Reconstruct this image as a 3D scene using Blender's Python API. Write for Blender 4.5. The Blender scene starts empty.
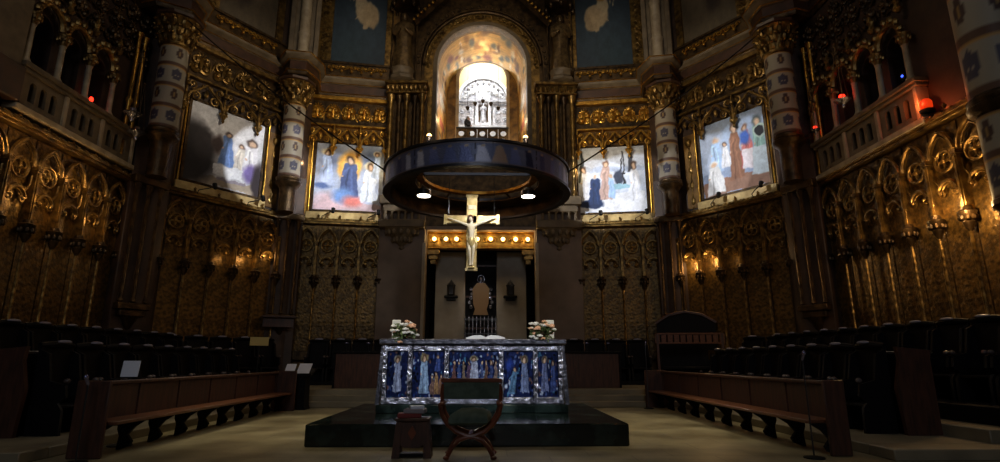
import bpy, bmesh, math, random
import numpy as np
from mathutils import Vector, Matrix, Euler
S = bpy.context.scene
COL = S.collection
PI = math.pi
sin, cos = math.sin, math.cos

# ------------------------------------------------------------------ camera
cam = bpy.data.cameras.new('camera'); cam_o = bpy.data.objects.new('camera', cam); COL.objects.link(cam_o)
cam.sensor_width = 36; cam.lens = 548 * 36 / 1000; cam.clip_end = 200
cam_o.location = (0.305, 0, 1.35)
cam_o.rotation_euler = (PI / 2 + math.atan(129 / 548), 0, -math.atan(12.3 / 548))
S.camera = cam_o
# ------------------------------------------------------------------ view, world
S.view_settings.view_transform = 'Standard'; S.view_settings.look = 'None'
S.view_settings.gamma = 1; S.view_settings.use_curve_mapping = False
S.view_settings.exposure = 0.0
W = bpy.data.worlds.new('world'); S.world = W; W.use_nodes = True
W.node_tree.nodes['Background'].inputs[0].default_value = (0.62, 0.72, 1.0, 1)
W.node_tree.nodes['Background'].inputs[1].default_value = 0.008
S.cycles.use_denoising = True
S.cycles.sample_clamp_indirect = 3.0
S.cycles.max_bounces = 5
S.cycles.use_adaptive_sampling = False


def lamp(name, kind, loc, power, color=(1, 1, 1), aim=None, **kw):
    l = bpy.data.lights.new(name, kind); l.energy = power; l.color = color
    for k, v in kw.items():
        setattr(l, k, v)
    o = bpy.data.objects.new(name, l); COL.objects.link(o); o.location = loc
    if aim is not None:
        o.rotation_euler = (Vector(aim) - Vector(loc)).to_track_quat('-Z', 'Y').to_euler()
    return o


# added soft fill from far behind, standing for unseen nave windows
lamp('nave_fill_light', 'AREA', (0, -14, 13), 480, (0.84, 0.9, 1.0), (0, 14, 2.5), shape='DISK', size=7)
WARM = (1.0, 0.62, 0.26)
# projectors lighting the four wall paintings: pool centre, half angle, where the projector hangs
for loc, aim, ang, pw in [
    ((7.5, 9.0, 11.5), (-8.3, 20.9, 8.65), 5.3, 12000),
    ((6.4, 9.5, 11.0), (-6.6, 22.3, 8.3), 5.3, 8000),
    ((5.0, 9.5, 11.0), (-5.15, 22.5, 8.3), 5.4, 8000),
    ((-5.0, 9.5, 11.0), (5.0, 22.5, 8.3), 5.4, 8500),
    ((-6.4, 9.5, 11.0), (6.5, 22.3, 8.35), 5.3, 8500),
    ((-7.5, 9.0, 11.5), (9.0, 20.1, 8.4), 4.5, 7000),
    ((-7.5, 9.6, 11.5), (9.9, 18.9, 8.6), 4.5, 7000),
]:
    lamp('painting_projector_light', 'SPOT', loc, pw, (0.92, 0.95, 1.0), aim, spot_size=math.radians(2 * ang + .8), spot_blend=0.25, shadow_soft_size=0.06)
# crown downlights are with the crown; the cross gets an unseen added spot inside the crown's front rim
lamp('cross_spot_light', 'SPOT', (0.5, 12.25, 5.7), 200, (1.0, 0.97, 0.9), (-0.13, 14.2, 4.55), spot_size=math.radians(62), spot_blend=0.5, shadow_soft_size=0.05)
lamp('high_fill_light', 'AREA', (0, 12, 19), 210, (1.0, 0.80, 0.55), (0, 14, 0), shape='DISK', size=5)  # added soft overhead fill, warms the whole sanctuary; no real fitting
for sx in (-1, 1):
    lamp('altar_fill_light', 'SPOT', (sx * 3.5, 1.5, 8.0), 2100, (0.84, 0.89, 1.0), (sx * .5, 11.3, 1.35), spot_size=math.radians(20), spot_blend=0.7, shadow_soft_size=0.15)  # added unseen spots that brighten the altar front
# floor pools
for sx in (-1, 1):
    lamp('vault_projector_light', 'SPOT', (sx * 5.5, 9.0, 14.0), 3000, (1.0, 0.88, 0.62), (sx * 3.4, 12.0, 0), spot_size=math.radians(30), spot_blend=1.0, shadow_soft_size=0.3)
# wall washers on the carved canopies
for sx in (-1, 1):
    lamp('canopy_projector_light', 'SPOT', (-sx * 3.0, 11.0, 9.5), 2600, (1.0, 0.84, 0.58), (sx * 5.9, 22.4, 11.3), spot_size=math.radians(22), spot_blend=0.8, shadow_soft_size=0.3)
    lamp('canopy_projector_light', 'SPOT', (-sx * 5.0, 9.0, 10.0), 3000, (1.0, 0.86, 0.66), (sx * 9.3, 19.7, 11.6), spot_size=math.radians(24), spot_blend=0.8, shadow_soft_size=0.3)
    lamp('cornice_projector_light', 'SPOT', (0, 9.0, 12.0), 2000, (1.0, 0.9, 0.75), (sx * 5.6, 22.4, 14.6), spot_size=math.radians(30), spot_blend=1.0, shadow_soft_size=0.3)
lamp('arch_projector_light', 'SPOT', (0, 8.0, 9.0), 2000, (1.0, 0.88, 0.68), (0, 22.5, 15.0), spot_size=math.radians(26), spot_blend=1.0, shadow_soft_size=0.3)


# ------------------------------------------------------------------ materials
def lin(c):
    return tuple(((v / 255) / 12.92 if v / 255 <= 0.04045 else ((v / 255 + 0.055) / 1.055) ** 2.4) for v in c)


def mat(name, rgb, rough=0.5, metal=0.0, rgb2=None, scale=6.0, bump=0.0, bscale=30.0, kind='noise', spec=0.5, detail=5, lo=0.35, hi=0.65, stretch=None):
    m = bpy.data.materials.new(name); m.use_nodes = True
    nt = m.node_tree; b = nt.nodes['Principled BSDF']
    b.inputs['Base Color'].default_value = (*lin(rgb), 1)
    b.inputs['Roughness'].default_value = rough; b.inputs['Metallic'].default_value = metal
    b.inputs['Specular IOR Level'].default_value = spec
    tc = nt.nodes.new('ShaderNodeTexCoord'); src = tc.outputs['Object']
    if stretch:
        mp = nt.nodes.new('ShaderNodeMapping'); mp.inputs['Scale'].default_value = stretch
        nt.links.new(src, mp.inputs[0]); src = mp.outputs[0]

    def tex(sc):
        if kind == 'voronoi':
            t = nt.nodes.new('ShaderNodeTexVoronoi'); t.inputs['Scale'].default_value = sc
            nt.links.new(src, t.inputs['Vector']); return t.outputs['Distance']
        t = nt.nodes.new('ShaderNodeTexNoise'); t.inputs['Scale'].default_value = sc; t.inputs['Detail'].default_value = detail
        nt.links.new(src, t.inputs['Vector']); return t.outputs['Fac']
    if rgb2:
        r = nt.nodes.new('ShaderNodeValToRGB')
        r.color_ramp.elements[0].position = lo; r.color_ramp.elements[1].position = hi
        r.color_ramp.elements[0].color = (*lin(rgb), 1); r.color_ramp.elements[1].color = (*lin(rgb2), 1)
        nt.links.new(tex(scale), r.inputs[0]); nt.links.new(r.outputs[0], b.inputs['Base Color'])
    if bump:
        bp = nt.nodes.new('ShaderNodeBump'); bp.inputs['Strength'].default_value = bump; bp.inputs['Distance'].default_value = 0.03
        nt.links.new(tex(bscale), bp.inputs['Height']); nt.links.new(bp.outputs[0], b.inputs['Normal'])
    return m


def mat_emit(name, rgb, strength, base=(20, 20, 20)):
    m = bpy.data.materials.new(name); m.use_nodes = True
    b = m.node_tree.nodes['Principled BSDF']
    b.inputs['Base Color'].default_value = (*lin(base), 1)
    b.inputs['Emission Color'].default_value = (*lin(rgb), 1); b.inputs['Emission Strength'].default_value = strength
    return m


def mat_paint(name, rough=0.6, metal=0.0, bump=0.0, bscale=40, spec=0.4):
    m = mat(name, (128, 128, 128), rough, metal, bump=bump, bscale=bscale, spec=spec)
    a = m.node_tree.nodes.new('ShaderNodeAttribute'); a.attribute_name = 'Col'
    m.node_tree.links.new(a.outputs['Color'], m.node_tree.nodes['Principled BSDF'].inputs['Base Color'])
    return m


def mat_floor():
    m = mat('floor_marble', (112, 101, 74), 0.30, 0, (170, 158, 124), 1.1, 0.0)
    nt = m.node_tree; b = nt.nodes['Principled BSDF']
    tc = nt.nodes.new('ShaderNodeTexCoord')
    br = nt.nodes.new('ShaderNodeTexBrick'); br.inputs['Scale'].default_value = 1.0; br.offset = 0.5
    br.inputs['Brick Width'].default_value = 1.2; br.inputs['Row Height'].default_value = 0.6; br.inputs['Mortar Size'].default_value = 0.008
    br.inputs['Color1'].default_value = (1, 1, 1, 1); br.inputs['Color2'].default_value = (0.82, 0.8, 0.76, 1); br.inputs['Mortar'].default_value = (0.45, 0.42, 0.38, 1)
    nt.links.new(tc.outputs['Object'], br.inputs['Vector'])
    old = b.inputs['Base Color'].links[0].from_socket
    mx = nt.nodes.new('ShaderNodeMix'); mx.data_type = 'RGBA'; mx.blend_type = 'MULTIPLY'; mx.inputs[0].default_value = 1
    nt.links.new(old, mx.inputs[6]); nt.links.new(br.outputs[0], mx.inputs[7]); nt.links.new(mx.outputs[2], b.inputs['Base Color'])
    return m


M = dict(
    floor=mat_floor(),
    step=mat('step_stone', (112, 102, 82), 0.45, 0, (132, 121, 98), 1.5),
    gold=mat('old_gilding', (158, 124, 66), 0.31, 0.75, (80, 60, 31), 5, 0.35, 26),
    golddk=mat('dark_gilding', (92, 70, 42), 0.38, 0.7, (46, 34, 20), 4, 0.4, 24),
    goldbr=mat('bright_gilding', (206, 158, 66), 0.30, 0.8, (150, 100, 34), 5, 0.35, 22),
    leather=mat('gilded_leather_panel', (118, 90, 44), 0.33, 0.55, (72, 54, 27), 9, 1.0, 10, detail=8, lo=.4, hi=.6),
    wall=mat('brown_marble_wall', (70, 50, 36), 0.6, 0.1, (46, 32, 24), 2.0, 0.15, 12),
    wallpl=mat('gilded_plain_wall', (140, 102, 46), 0.45, 0.35, (84, 58, 26), 3, 0.2, 18),
    goldpanel=mat('gilded_stucco', (196, 146, 58), 0.38, 0.35, (140, 96, 34), 6, 0.5, 16),
    ledge=mat('pale_gilded_ledge', (206, 178, 118), 0.45, 0.15, (176, 146, 90), 5),
    cream=mat('cream_stone', (176, 158, 128), 0.55, 0, (140, 122, 96), 3, 0.1, 20),
    creamdk=mat('aged_cream_stone', (116, 98, 72), 0.6, 0, (88, 74, 54), 3, 0.1, 20),
    redmarble=mat('brown_red_marble', (76, 50, 34), 0.4, 0, (54, 36, 26), 4),
    stone=mat('grey_brown_stone', (122, 104, 92), 0.6, 0, (100, 86, 74), 1.2, 0.05, 20),
    stonelt=mat('light_grey_stone', (176, 164, 146), 0.55, 0, (152, 140, 122), 1.2),
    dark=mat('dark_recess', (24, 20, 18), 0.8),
    wood=mat('red_brown_wood', (80, 48, 34), 0.45, 0, (54, 33, 24), 3, 0.05, 30, stretch=(6, 6, 0.8)),
    woodlt=mat('polished_seat_wood', (112, 68, 42), 0.35, 0, (86, 50, 30), 3, stretch=(6, 0.8, 6)),
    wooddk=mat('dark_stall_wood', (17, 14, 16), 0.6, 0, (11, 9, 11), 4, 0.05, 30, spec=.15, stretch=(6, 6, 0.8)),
    railwood=mat('polished_rail_wood', (96, 84, 80), 0.25, 0, (70, 60, 58), 4),
    chairwood=mat('chair_wood', (120, 62, 36), 0.35, 0, (80, 40, 24), 4),
    cushion=mat('dark_green_velvet', (84, 96, 82), 0.85, 0, (62, 74, 62), 8),
    marble=mat('dark_green_marble', (17, 25, 22), 0.12, 0, (52, 66, 60), 2.2, lo=0.5, hi=0.8, detail=8),
    silver=mat('chased_silver', (206, 206, 218), 0.27, 0.9, (96, 94, 102), 7, 1.0, 15, lo=.42, hi=.58),
    silverpale=mat('pale_silver', (222, 222, 226), 0.35, 0.55, (168, 166, 170), 7, 0.6, 15),
    silverdk=mat('dull_silver', (120, 120, 130), 0.3, 0.85, (70, 68, 74), 8, 0.5, 20),
    steel=mat('dark_steel', (70, 70, 74), 0.35, 0.8),
    black=mat('black_metal', (14, 14, 15), 0.5, 0.3),
    ivory=mat('ivory', (244, 234, 212), 0.45, 0, (226, 208, 172), 6),
    crossgold=mat('cross_gilding', (226, 204, 150), 0.32, 0.35, (196, 168, 104), 6, 0.3, 30),
    paper=mat('white_paper', (226, 228, 240), 0.7),
    cloth=mat('white_linen', (226, 222, 210), 0.8),
    flower=mat('white_petals', (236, 230, 214), 0.7), flower2=mat('peach_petals', (226, 172, 130), 0.7),
    leaf=mat('green_leaves', (84, 98, 52), 0.6), candle=mat('white_wax', (240, 234, 214), 0.5),
    white=mat('white_marble', (232, 230, 226), 0.4, 0, (205, 204, 204), 5, 0.3, 18),
    whitegold=mat('pale_gilding', (236, 206, 140), 0.4, 0.3),
    skin=mat('skin', (200, 160, 136), 0.6), hair=mat('grey_hair', (150, 148, 146), 0.7), jacket=mat('dark_jacket', (22, 20, 24), 0.8),
    statue=mat('bronze_stone_statue', (120, 96, 60), 0.38, 0.5, (74, 56, 34), 6, 0.2, 20),
    paint=mat_paint('painted_mural', 0.6), mosaic=mat_paint('glass_mosaic', 0.5, 0.1, 0.25, 60), enamel=mat_paint('enamel_panel', 0.2, 0.35, 0.25, 30),
    colpaint=mat_paint('painted_column', 0.55, 0, 0.05), vaultpaint=mat_paint('gold_mosaic_vault', 0.42, 0.25, 0.35, 30), friezepaint=mat_paint('enamelled_frieze', 0.32, 0.25, 0.4, 24),
    bulb=mat_emit('lit_bulb', (255, 206, 120), 9), disc=mat_emit('lit_downlight', (255, 246, 220), 9),
    red=mat_emit('red_lamp_glass', (255, 36, 18), 6, (90, 8, 6)), redglow=mat_emit('orange_red_lamp_glass', (255, 60, 14), .7, (90, 20, 8)), blue=mat_emit('blue_indicator', (60, 90, 255), 3),
    redbook=mat('red_book_cloth', (120, 34, 30), 0.6), greybook=mat('grey_book_cloth', (140, 132, 138), 0.6),
    railglint=mat('pale_rail_glint', (136, 136, 156), 0.3, 0.1),  # pale blue-grey that paints in the glints along the stall rails
    glint=mat('polished_pewter', (150, 150, 190), 0.2, 0.8),
    glass=mat('grey_sanctuary_glass', (120, 116, 112), 0.15, 0.4),
)


# ------------------------------------------------------------------ mesh collector
class MB:
    def __init__(s):
        s.v = []; s.f = []; s.c = None

    def add(s, vs, fs, mx=None):
        n = len(s.v)
        s.v += [tuple(mx @ Vector(p)) for p in vs] if mx is not None else [tuple(p) for p in vs]
        s.f += [tuple(i + n for i in f) for f in fs]; return s

    def box(s, x0, x1, y0, y1, z0, z1, mx=None, bev=0.0):
        if bev > 0 and min(x1 - x0, y1 - y0, z1 - z0) > 2.2 * bev:
            b = bev  # chamfered box
            pts = []; 
            for (i, X) in enumerate((x0, x1)):
                for (j, Y) in enumerate((y0, y1)):
                    for (k, Z) in enumerate((z0, z1)):
                        sx, sy, sz = (1 - 2 * i) * b, (1 - 2 * j) * b, (1 - 2 * k) * b
                        pts += [(X, Y + sy, Z + sz), (X + sx, Y, Z + sz), (X + sx, Y + sy, Z)]
            bm = bmesh.new()
            for p in pts: bm.verts.new(p)
            r = bmesh.ops.convex_hull(bm, input=bm.verts)
            bm.verts.ensure_lookup_table(); bm.verts.index_update()
            vs = [v.co.copy() for v in bm.verts]; fs = [tuple(v.index for v in f.verts) for f in bm.faces]; bm.free()
            return s.add(vs, fs, mx)
        v = [(x0, y0, z0), (x1, y0, z0), (x1, y1, z0), (x0, y1, z0), (x0, y0, z1), (x1, y0, z1), (x1, y1, z1), (x0, y1, z1)]
        return s.add(v, [(0, 3, 2, 1), (4, 5, 6, 7), (0, 1, 5, 4), (1, 2, 6, 5), (2, 3, 7, 6), (3, 0, 4, 7)], mx)

    def tube(s, pts, r, n=6, mx=None, closed=False):
        pts = [Vector(p) for p in pts]; m = len(pts); rr = r if isinstance(r, (list, tuple)) else [r] * m
        vs = []; fs = []; ref = None
        for i, p in enumerate(pts):
            if closed: t = pts[(i + 1) % m] - pts[i - 1]
            else: t = pts[min(i + 1, m - 1)] - pts[max(i - 1, 0)]
            if t.length < 1e-9: t = Vector((0, 0, 1))
            t.normalize()
            if ref is None: ref = Vector((0, 1, 0)) if abs(t.y) < 0.9 else Vector((1, 0, 0))
            a = t.cross(ref)
            if a.length < 1e-4: ref = Vector((1, 0, 0)) if abs(t.x) < 0.9 else Vector((0, 0, 1)); a = t.cross(ref)
            a.normalize(); b = t.cross(a); ref = -b if b.dot(ref) < 0 else b
            for k in range(n):
                q = 2 * PI * k / n; vs.append(p + (a * cos(q) + b * sin(q)) * rr[i])
        for i in range(m if closed else m - 1):
            for k in range(n):
                j = (i + 1) % m
                fs.append((i * n + k, i * n + (k + 1) % n, j * n + (k + 1) % n, j * n + k))
        if not closed:
            fs += [tuple(range(n))[::-1], tuple((m - 1) * n + k for k in range(n))]
        return s.add(vs, fs, mx)

    def lathe(s, prof, n=16, mx=None, sx=1.0, sy=1.0, a0=0, a1=2 * PI, cap=True):
        full = abs(a1 - a0 - 2 * PI) < 1e-6; c = n if full else n + 1
        vs = [(r * cos(a0 + (a1 - a0) * k / n) * sx, r * sin(a0 + (a1 - a0) * k / n) * sy, z) for r, z in prof for k in range(c)]
        fs = []
        for i in range(len(prof) - 1):
            for k in range(n):
                k2 = (k + 1) % c
                fs.append((i * c + k, i * c + k2, (i + 1) * c + k2, (i + 1) * c + k))
        if cap and full:
            if prof[0][0] > 1e-6: fs.append(tuple(range(c))[::-1])
            if prof[-1][0] > 1e-6: fs.append(tuple((len(prof) - 1) * c + k for k in range(c)))
        return s.add(vs, fs, mx)

    def ball(s, c, rx, ry=None, rz=None, n=8, m=5, mx=None):
        ry = rx if ry is None else ry; rz = rx if rz is None else rz
        prof = [(max(1e-4, sin(PI * i / m)), -cos(PI * i / m)) for i in range(m + 1)]
        t = Matrix.Translation(c) @ Matrix.Diagonal((rx, ry, rz, 1))
        return s.lathe(prof, n, (mx @ t) if mx is not None else t, cap=False)

    def prism(s, outer, y0, y1, holes=(), mx=None):
        """polygon in x-z, extruded from y0 to y1, with holes"""
        bm = bmesh.new(); edges = []
        for loop in [outer] + list(holes):
            vv = [bm.verts.new((p[0], 0, p[1])) for p in loop]
            edges += [bm.edges.new((vv[i], vv[(i + 1) % len(vv)])) for i in range(len(vv))]
        bmesh.ops.triangle_fill(bm, edges=edges, use_beauty=True, use_dissolve=False)
        bm.verts.index_update()
        base = [v.co.copy() for v in bm.verts]; n = len(base)
        tris = [tuple(v.index for v in f.verts) for f in bm.faces]
        side = [(e.verts[0].index, e.verts[1].index) for e in bm.edges if len(e.link_faces) == 1]
        bm.free()
        vs = [(p.x, y0, p.z) for p in base] + [(p.x, y1, p.z) for p in base]
        fs = tris + [tuple(i + n for i in t[::-1]) for t in tris] + [(a, b, b + n, a + n) for a, b in side]
        return s.add(vs, fs, mx)

    def scroll(s, x, z, r, d=1, turns=1.35, rad=0.03, y=0.0, a0=0.0, mx=None, n=5, seg=13):
        pts = []; rr = []
        for i in range(seg + 1):
            t = i / seg; a = a0 + d * turns * 2 * PI * t; q = r * (1 - 0.8 * t)
            pts.append((x + q * cos(a), y - 0.05 * t, z + q * sin(a))); rr.append(rad * (1.0 - 0.35 * t))
        s.tube(pts, rr, n, mx); s.ball((x, y - 0.06, z), rad * 1.7, n=6, m=4, mx=mx); return s

    def mesh(s, name, smooth=True):
        me = bpy.data.meshes.new(name); me.from_pydata(s.v, [], s.f)
        bm = bmesh.new(); bm.from_mesh(me); bmesh.ops.recalc_face_normals(bm, faces=bm.faces); bm.to_mesh(me); bm.free()
        if s.c is not None:
            a = me.color_attributes.new('Col', 'FLOAT_COLOR', 'POINT'); a.data.foreach_set('color', np.asarray(s.c, 'f').ravel())
        if smooth:
            me.polygons.foreach_set('use_smooth', [True] * len(me.polygons))
            try: me.set_sharp_from_angle(angle=math.radians(40))
            except Exception: pass
        return me


# ------------------------------------------------------------------ objects
def tag(o, label, cat, group=None, kind=None):
    o['label'] = label; o['category'] = cat
    if group: o['group'] = group
    if kind: o['kind'] = kind
    return o


def T(name, label, cat, loc=(0, 0, 0), rz=0.0, group=None):
    o = bpy.data.objects.new(name, None); COL.objects.link(o); o.empty_display_size = 0.2
    o.location = loc; o.rotation_euler = (0, 0, rz)
    return tag(o, label, cat, group)


def P(name, mb, m, parent=None, label=None, loc=None, rot=None):
    me = mb if isinstance(mb, bpy.types.Mesh) else mb.mesh(name)
    if not me.materials: me.materials.append(m)
    o = bpy.data.objects.new(name, me); COL.objects.link(o)
    if parent is not None: o.parent = parent
    if loc is not None: o.location = loc
    if rot is not None: o.rotation_euler = rot
    if label: o['label'] = label
    return o


def ST(name, mb, m):
    o = P(name, mb, m); o['kind'] = 'structure'; return o


def dup(root, loc, rz, label, group=None):
    def cp(o, par):
        c = o.copy(); COL.objects.link(c); c.parent = par
        for ch in o.children: cp(ch, c)
        return c
    r = cp(root, None); r.location = loc; r.rotation_euler = (0, 0, rz); r['label'] = label
    if group: r['group'] = group
    return r


# wall facets as seen from the nave: left end, right end (local x runs left to right, +y goes into the wall)
FAC = {'SL': ((-11.2, 8.2), (-11.2, 17.0)), 'AL': ((-10.6, 17.9), (-8.0, 21.5)), 'BL': ((-7.6, 22.15), (-4.1, 22.7)),
       'BR': ((4.1, 22.7), (7.6, 22.15)), 'AR': ((8.0, 21.5), (10.6, 17.9)), 'SR': ((11.2, 17.0), (11.2, 8.2))}


def fac(k):
    a, b = Vector(FAC[k][0]), Vector(FAC[k][1]); t = b - a
    return a, math.atan2(t.y, t.x), t.length


def fpt(k, s, y=0.0):
    a, r, L = fac(k); return (a.x + s * cos(r) - y * sin(r), a.y + s * sin(r) + y * cos(r))


SIDE = {'L': 'left', 'R': 'right'}
WHERE = {'SL': 'on the left side wall', 'AL': 'on the left slanting apse wall', 'BL': 'left of the central arch',
         'BR': 'right of the central arch', 'AR': 'on the right slanting apse wall', 'SR': 'on the right side wall'}


# ------------------------------------------------------------------ painting by colour attribute
def smooth_noise(rng, shape, n):
    g = rng.rand(n + 2, n + 2) - .5; h, w = shape
    y = np.linspace(0, n, h); x = np.linspace(0, n, w); i = y.astype(int); j = x.astype(int)
    fy = (y - i)[:, None]; fx = (x - j)[None, :]; fy = fy * fy * (3 - 2 * fy); fx = fx * fx * (3 - 2 * fx)
    a = g[i][:, j]; b = g[i][:, j + 1]; c = g[i + 1][:, j]; d = g[i + 1][:, j + 1]
    return (a * (1 - fx) + b * fx) * (1 - fy) + (c * (1 - fx) + d * fx) * fy


def img(base, prims, grain=0.08, seed=1, warp=0.02, edge=0.012):
    def f(U, V):
        rng = np.random.RandomState(seed); U0 = U
        if warp:
            U, V = U + warp * smooth_noise(rng, U.shape, 9) * 2 + warp * smooth_noise(rng, U.shape, 24), V + warp * smooth_noise(rng, U.shape, 9) * 2 + warp * smooth_noise(rng, U.shape, 24)
        C_ = np.empty(U.shape + (3,)); C_[:] = base
        def over(al, c):
            C_[:] = C_ * (1 - al[..., None]) + np.array(c, float) * al[..., None]
        for p in prims:
            k = p[0]
            if k == 'e':      # ellipse cx cy rx ry colour softness
                _, cx, cy, rx, ry, c, sf = p
                over(np.clip((1 - np.hypot((U - cx) / rx, (V - cy) / ry)) / sf, 0, 1), c)
            elif k == 't':    # taper: cx0 y0 w0 -> cx1 y1 w1
                _, a, y0, w0, b, y1, w1, c = p
                t = np.clip((V - y0) / (y1 - y0), 0, 1); ctr = a + (b - a) * t; w = w0 + (w1 - w0) * t
                al = np.clip((w - np.abs(U - ctr)) / edge, 0, 1) * np.clip((V - y0) / 0.015, 0, 1) * np.clip((y1 - V) / 0.015, 0, 1)
                over(al, c)
            elif k == 'r':    # rectangle
                _, x0, x1, y0, y1, c = p
                over(((U >= x0) & (U <= x1) & (V >= y0) & (V <= y1)).astype(float), c)
            elif k == 'o':    # ring
                _, cx, cy, r, w, c = p
                q = np.hypot(U - cx, V - cy); over(np.clip((w - np.abs(q - r)) / (w * 0.5), 0, 1), c)
        n = (rng.rand(*U.shape) - 0.5)[..., None] * .5 + (smooth_noise(rng, U.shape, 14) + .7 * smooth_noise(rng, U.shape, 40))[..., None] * .9
        return np.clip(C_ * (1 + 2 * grain * n), 0, 255)
    return f


def figure(x, y0, h, w, robe, skin=(214, 180, 150), hair=(70, 46, 34), lean=0.0, halo=None):
    p = []
    if halo: p.append(('e', x + lean, y0 + h * 0.92, w * 0.95, h * 0.14, halo, 0.4))
    dk = tuple(c * 0.75 for c in robe); lt = tuple(min(255, c * 1.18) for c in robe)
    p += [('t', x, y0, w, x + lean, y0 + h * 0.84, w * 0.55, robe), ('t', x - w * 0.3, y0, w * 0.12, x + lean - w * 0.1, y0 + h * 0.7, w * 0.1, dk),
          ('t', x + w * 0.35, y0, w * 0.14, x + lean + w * 0.12, y0 + h * 0.7, w * 0.1, lt),
          ('e', x + lean, y0 + h * 0.91, w * 0.6, h * 0.13, hair, 0.5), ('e', x + lean, y0 + h * 0.89, w * 0.36, h * 0.09, skin, 0.5),
          ('t', x - w * 0.6, y0 + h * 0.5, w * 0.12, x + lean - w * 0.2, y0 + h * 0.76, w * 0.15, lt), ('e', x - w * 0.6, y0 + h * 0.5, w * 0.12, h * 0.03, skin, 0.5)]
    return p


def pgrid(nx, ny, pos, colf, closed=False):
    b = MB(); us = np.linspace(0, 1, nx + 1); vs = np.linspace(0, 1, ny + 1)
    U, V = np.meshgrid(us, vs)
    b.v = [pos(u, v) for v in vs for u in us]
    b.f = [(j * (nx + 1) + i, j * (nx + 1) + i + 1, (j + 1) * (nx + 1) + i + 1, (j + 1) * (nx + 1) + i) for j in range(ny) for i in range(nx)]
    c = colf(U, V) / 255.0; c = np.where(c <= 0.04045, c / 12.92, ((c + 0.055) / 1.055) ** 2.4)
    b.c = np.concatenate([c, np.ones(c.shape[:2] + (1,))], -1); return b


def solid_canvas(w, h, nx, ny, colf, d=0.03):
    """painted panel: front face at y=0 painted, solid behind (edges painted like the rim)"""
    b = pgrid(nx, ny, lambda u, v: (u * w, 0, v * h), colf); n = len(b.v); N = nx + 1
    b.v += [(p[0], d, p[2]) for p in b.v]; b.f += [tuple(i + n for i in f[::-1]) for f in b.f]
    rim = [i for i in range(N)] + [j * N + nx for j in range(1, ny + 1)] + [ny * N + i for i in range(nx - 1, -1, -1)] + [j * N for j in range(ny - 1, 0, -1)]
    for a, c in zip(rim, rim[1:] + rim[:1]): b.f.append((a, a + n, c + n, c))
    b.c = np.concatenate([np.asarray(b.c).reshape(-1, 4)] * 2); return b


# ------------------------------------------------------------------ shapes used in several places
def arch_pts(x0, x1, z0, zs, n=14, rise=None):
    """closed outline of a round headed opening"""
    r = (x1 - x0) / 2; rise = r if rise is None else rise; cx = (x0 + x1) / 2
    return [(x0, z0), (x1, z0)] + [(cx + r * cos(PI * i / n), zs + rise * sin(PI * i / n)) for i in range(n + 1)]


def pointed(x0, x1, zs, n=8, k=1.0):
    """points of a pointed arch from left spring to right spring"""
    w = x1 - x0; out = []
    for i in range(n + 1):
        a = PI - (PI / 3) * i / n; out.append((x1 + w * cos(a), zs + k * w * sin(a)))
    return out + [(x0 + x1 - p[0], p[1]) for p in out[::-1][1:]]


def carve_mesh(w, h, seed, cols, rows, rad=0.035):
    """gilded foliage carving filling a w x h field, y=0 at the ground, proud towards -y"""
    rnd = random.Random(seed); b = MB(); cw = w / cols; ch = h / rows
    for j in range(rows):
        for i in range(cols):
            x = (i + 0.5) * cw; z = (j + 0.5) * ch; r = min(cw, ch) * 0.40
            for d in (-1, 1):
                b.scroll(x + d * r * 0.48, z + r * 0.34, r * 0.55, -d, 1.3, rad * rnd.uniform(.8, 1.2), -0.07, PI / 2 + d * 1.9)
                b.scroll(x + d * r * 0.55, z - r * 0.5, r * 0.5, d, 1.2, rad * rnd.uniform(.8, 1.15), -0.05, -PI / 2 - d * 1.4)
                mx = Matrix.Translation((x + d * cw * 0.42, -0.05, z + rnd.uniform(-.2, .2) * ch)) @ Matrix.Rotation(rnd.uniform(-.7, .7), 4, 'Y')
                b.ball((0, 0, 0), 0.04, 0.05, ch * 0.2, 6, 4, mx)
            b.ball((x, -0.10, z), 0.07, 0.07, ch * 0.24, 7, 5)
            for q in range(5):
                a = PI * (0.1 + 0.2 * q); mx = Matrix.Translation((x + r * .5 * cos(a), -0.12, z + ch * .2 + r * .45 * sin(a))) @ Matrix.Rotation(PI / 2 - a, 4, 'Y')
                b.ball((0, 0, 0), 0.03, 0.035, 0.10, 5, 4, mx)
    return b


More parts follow.
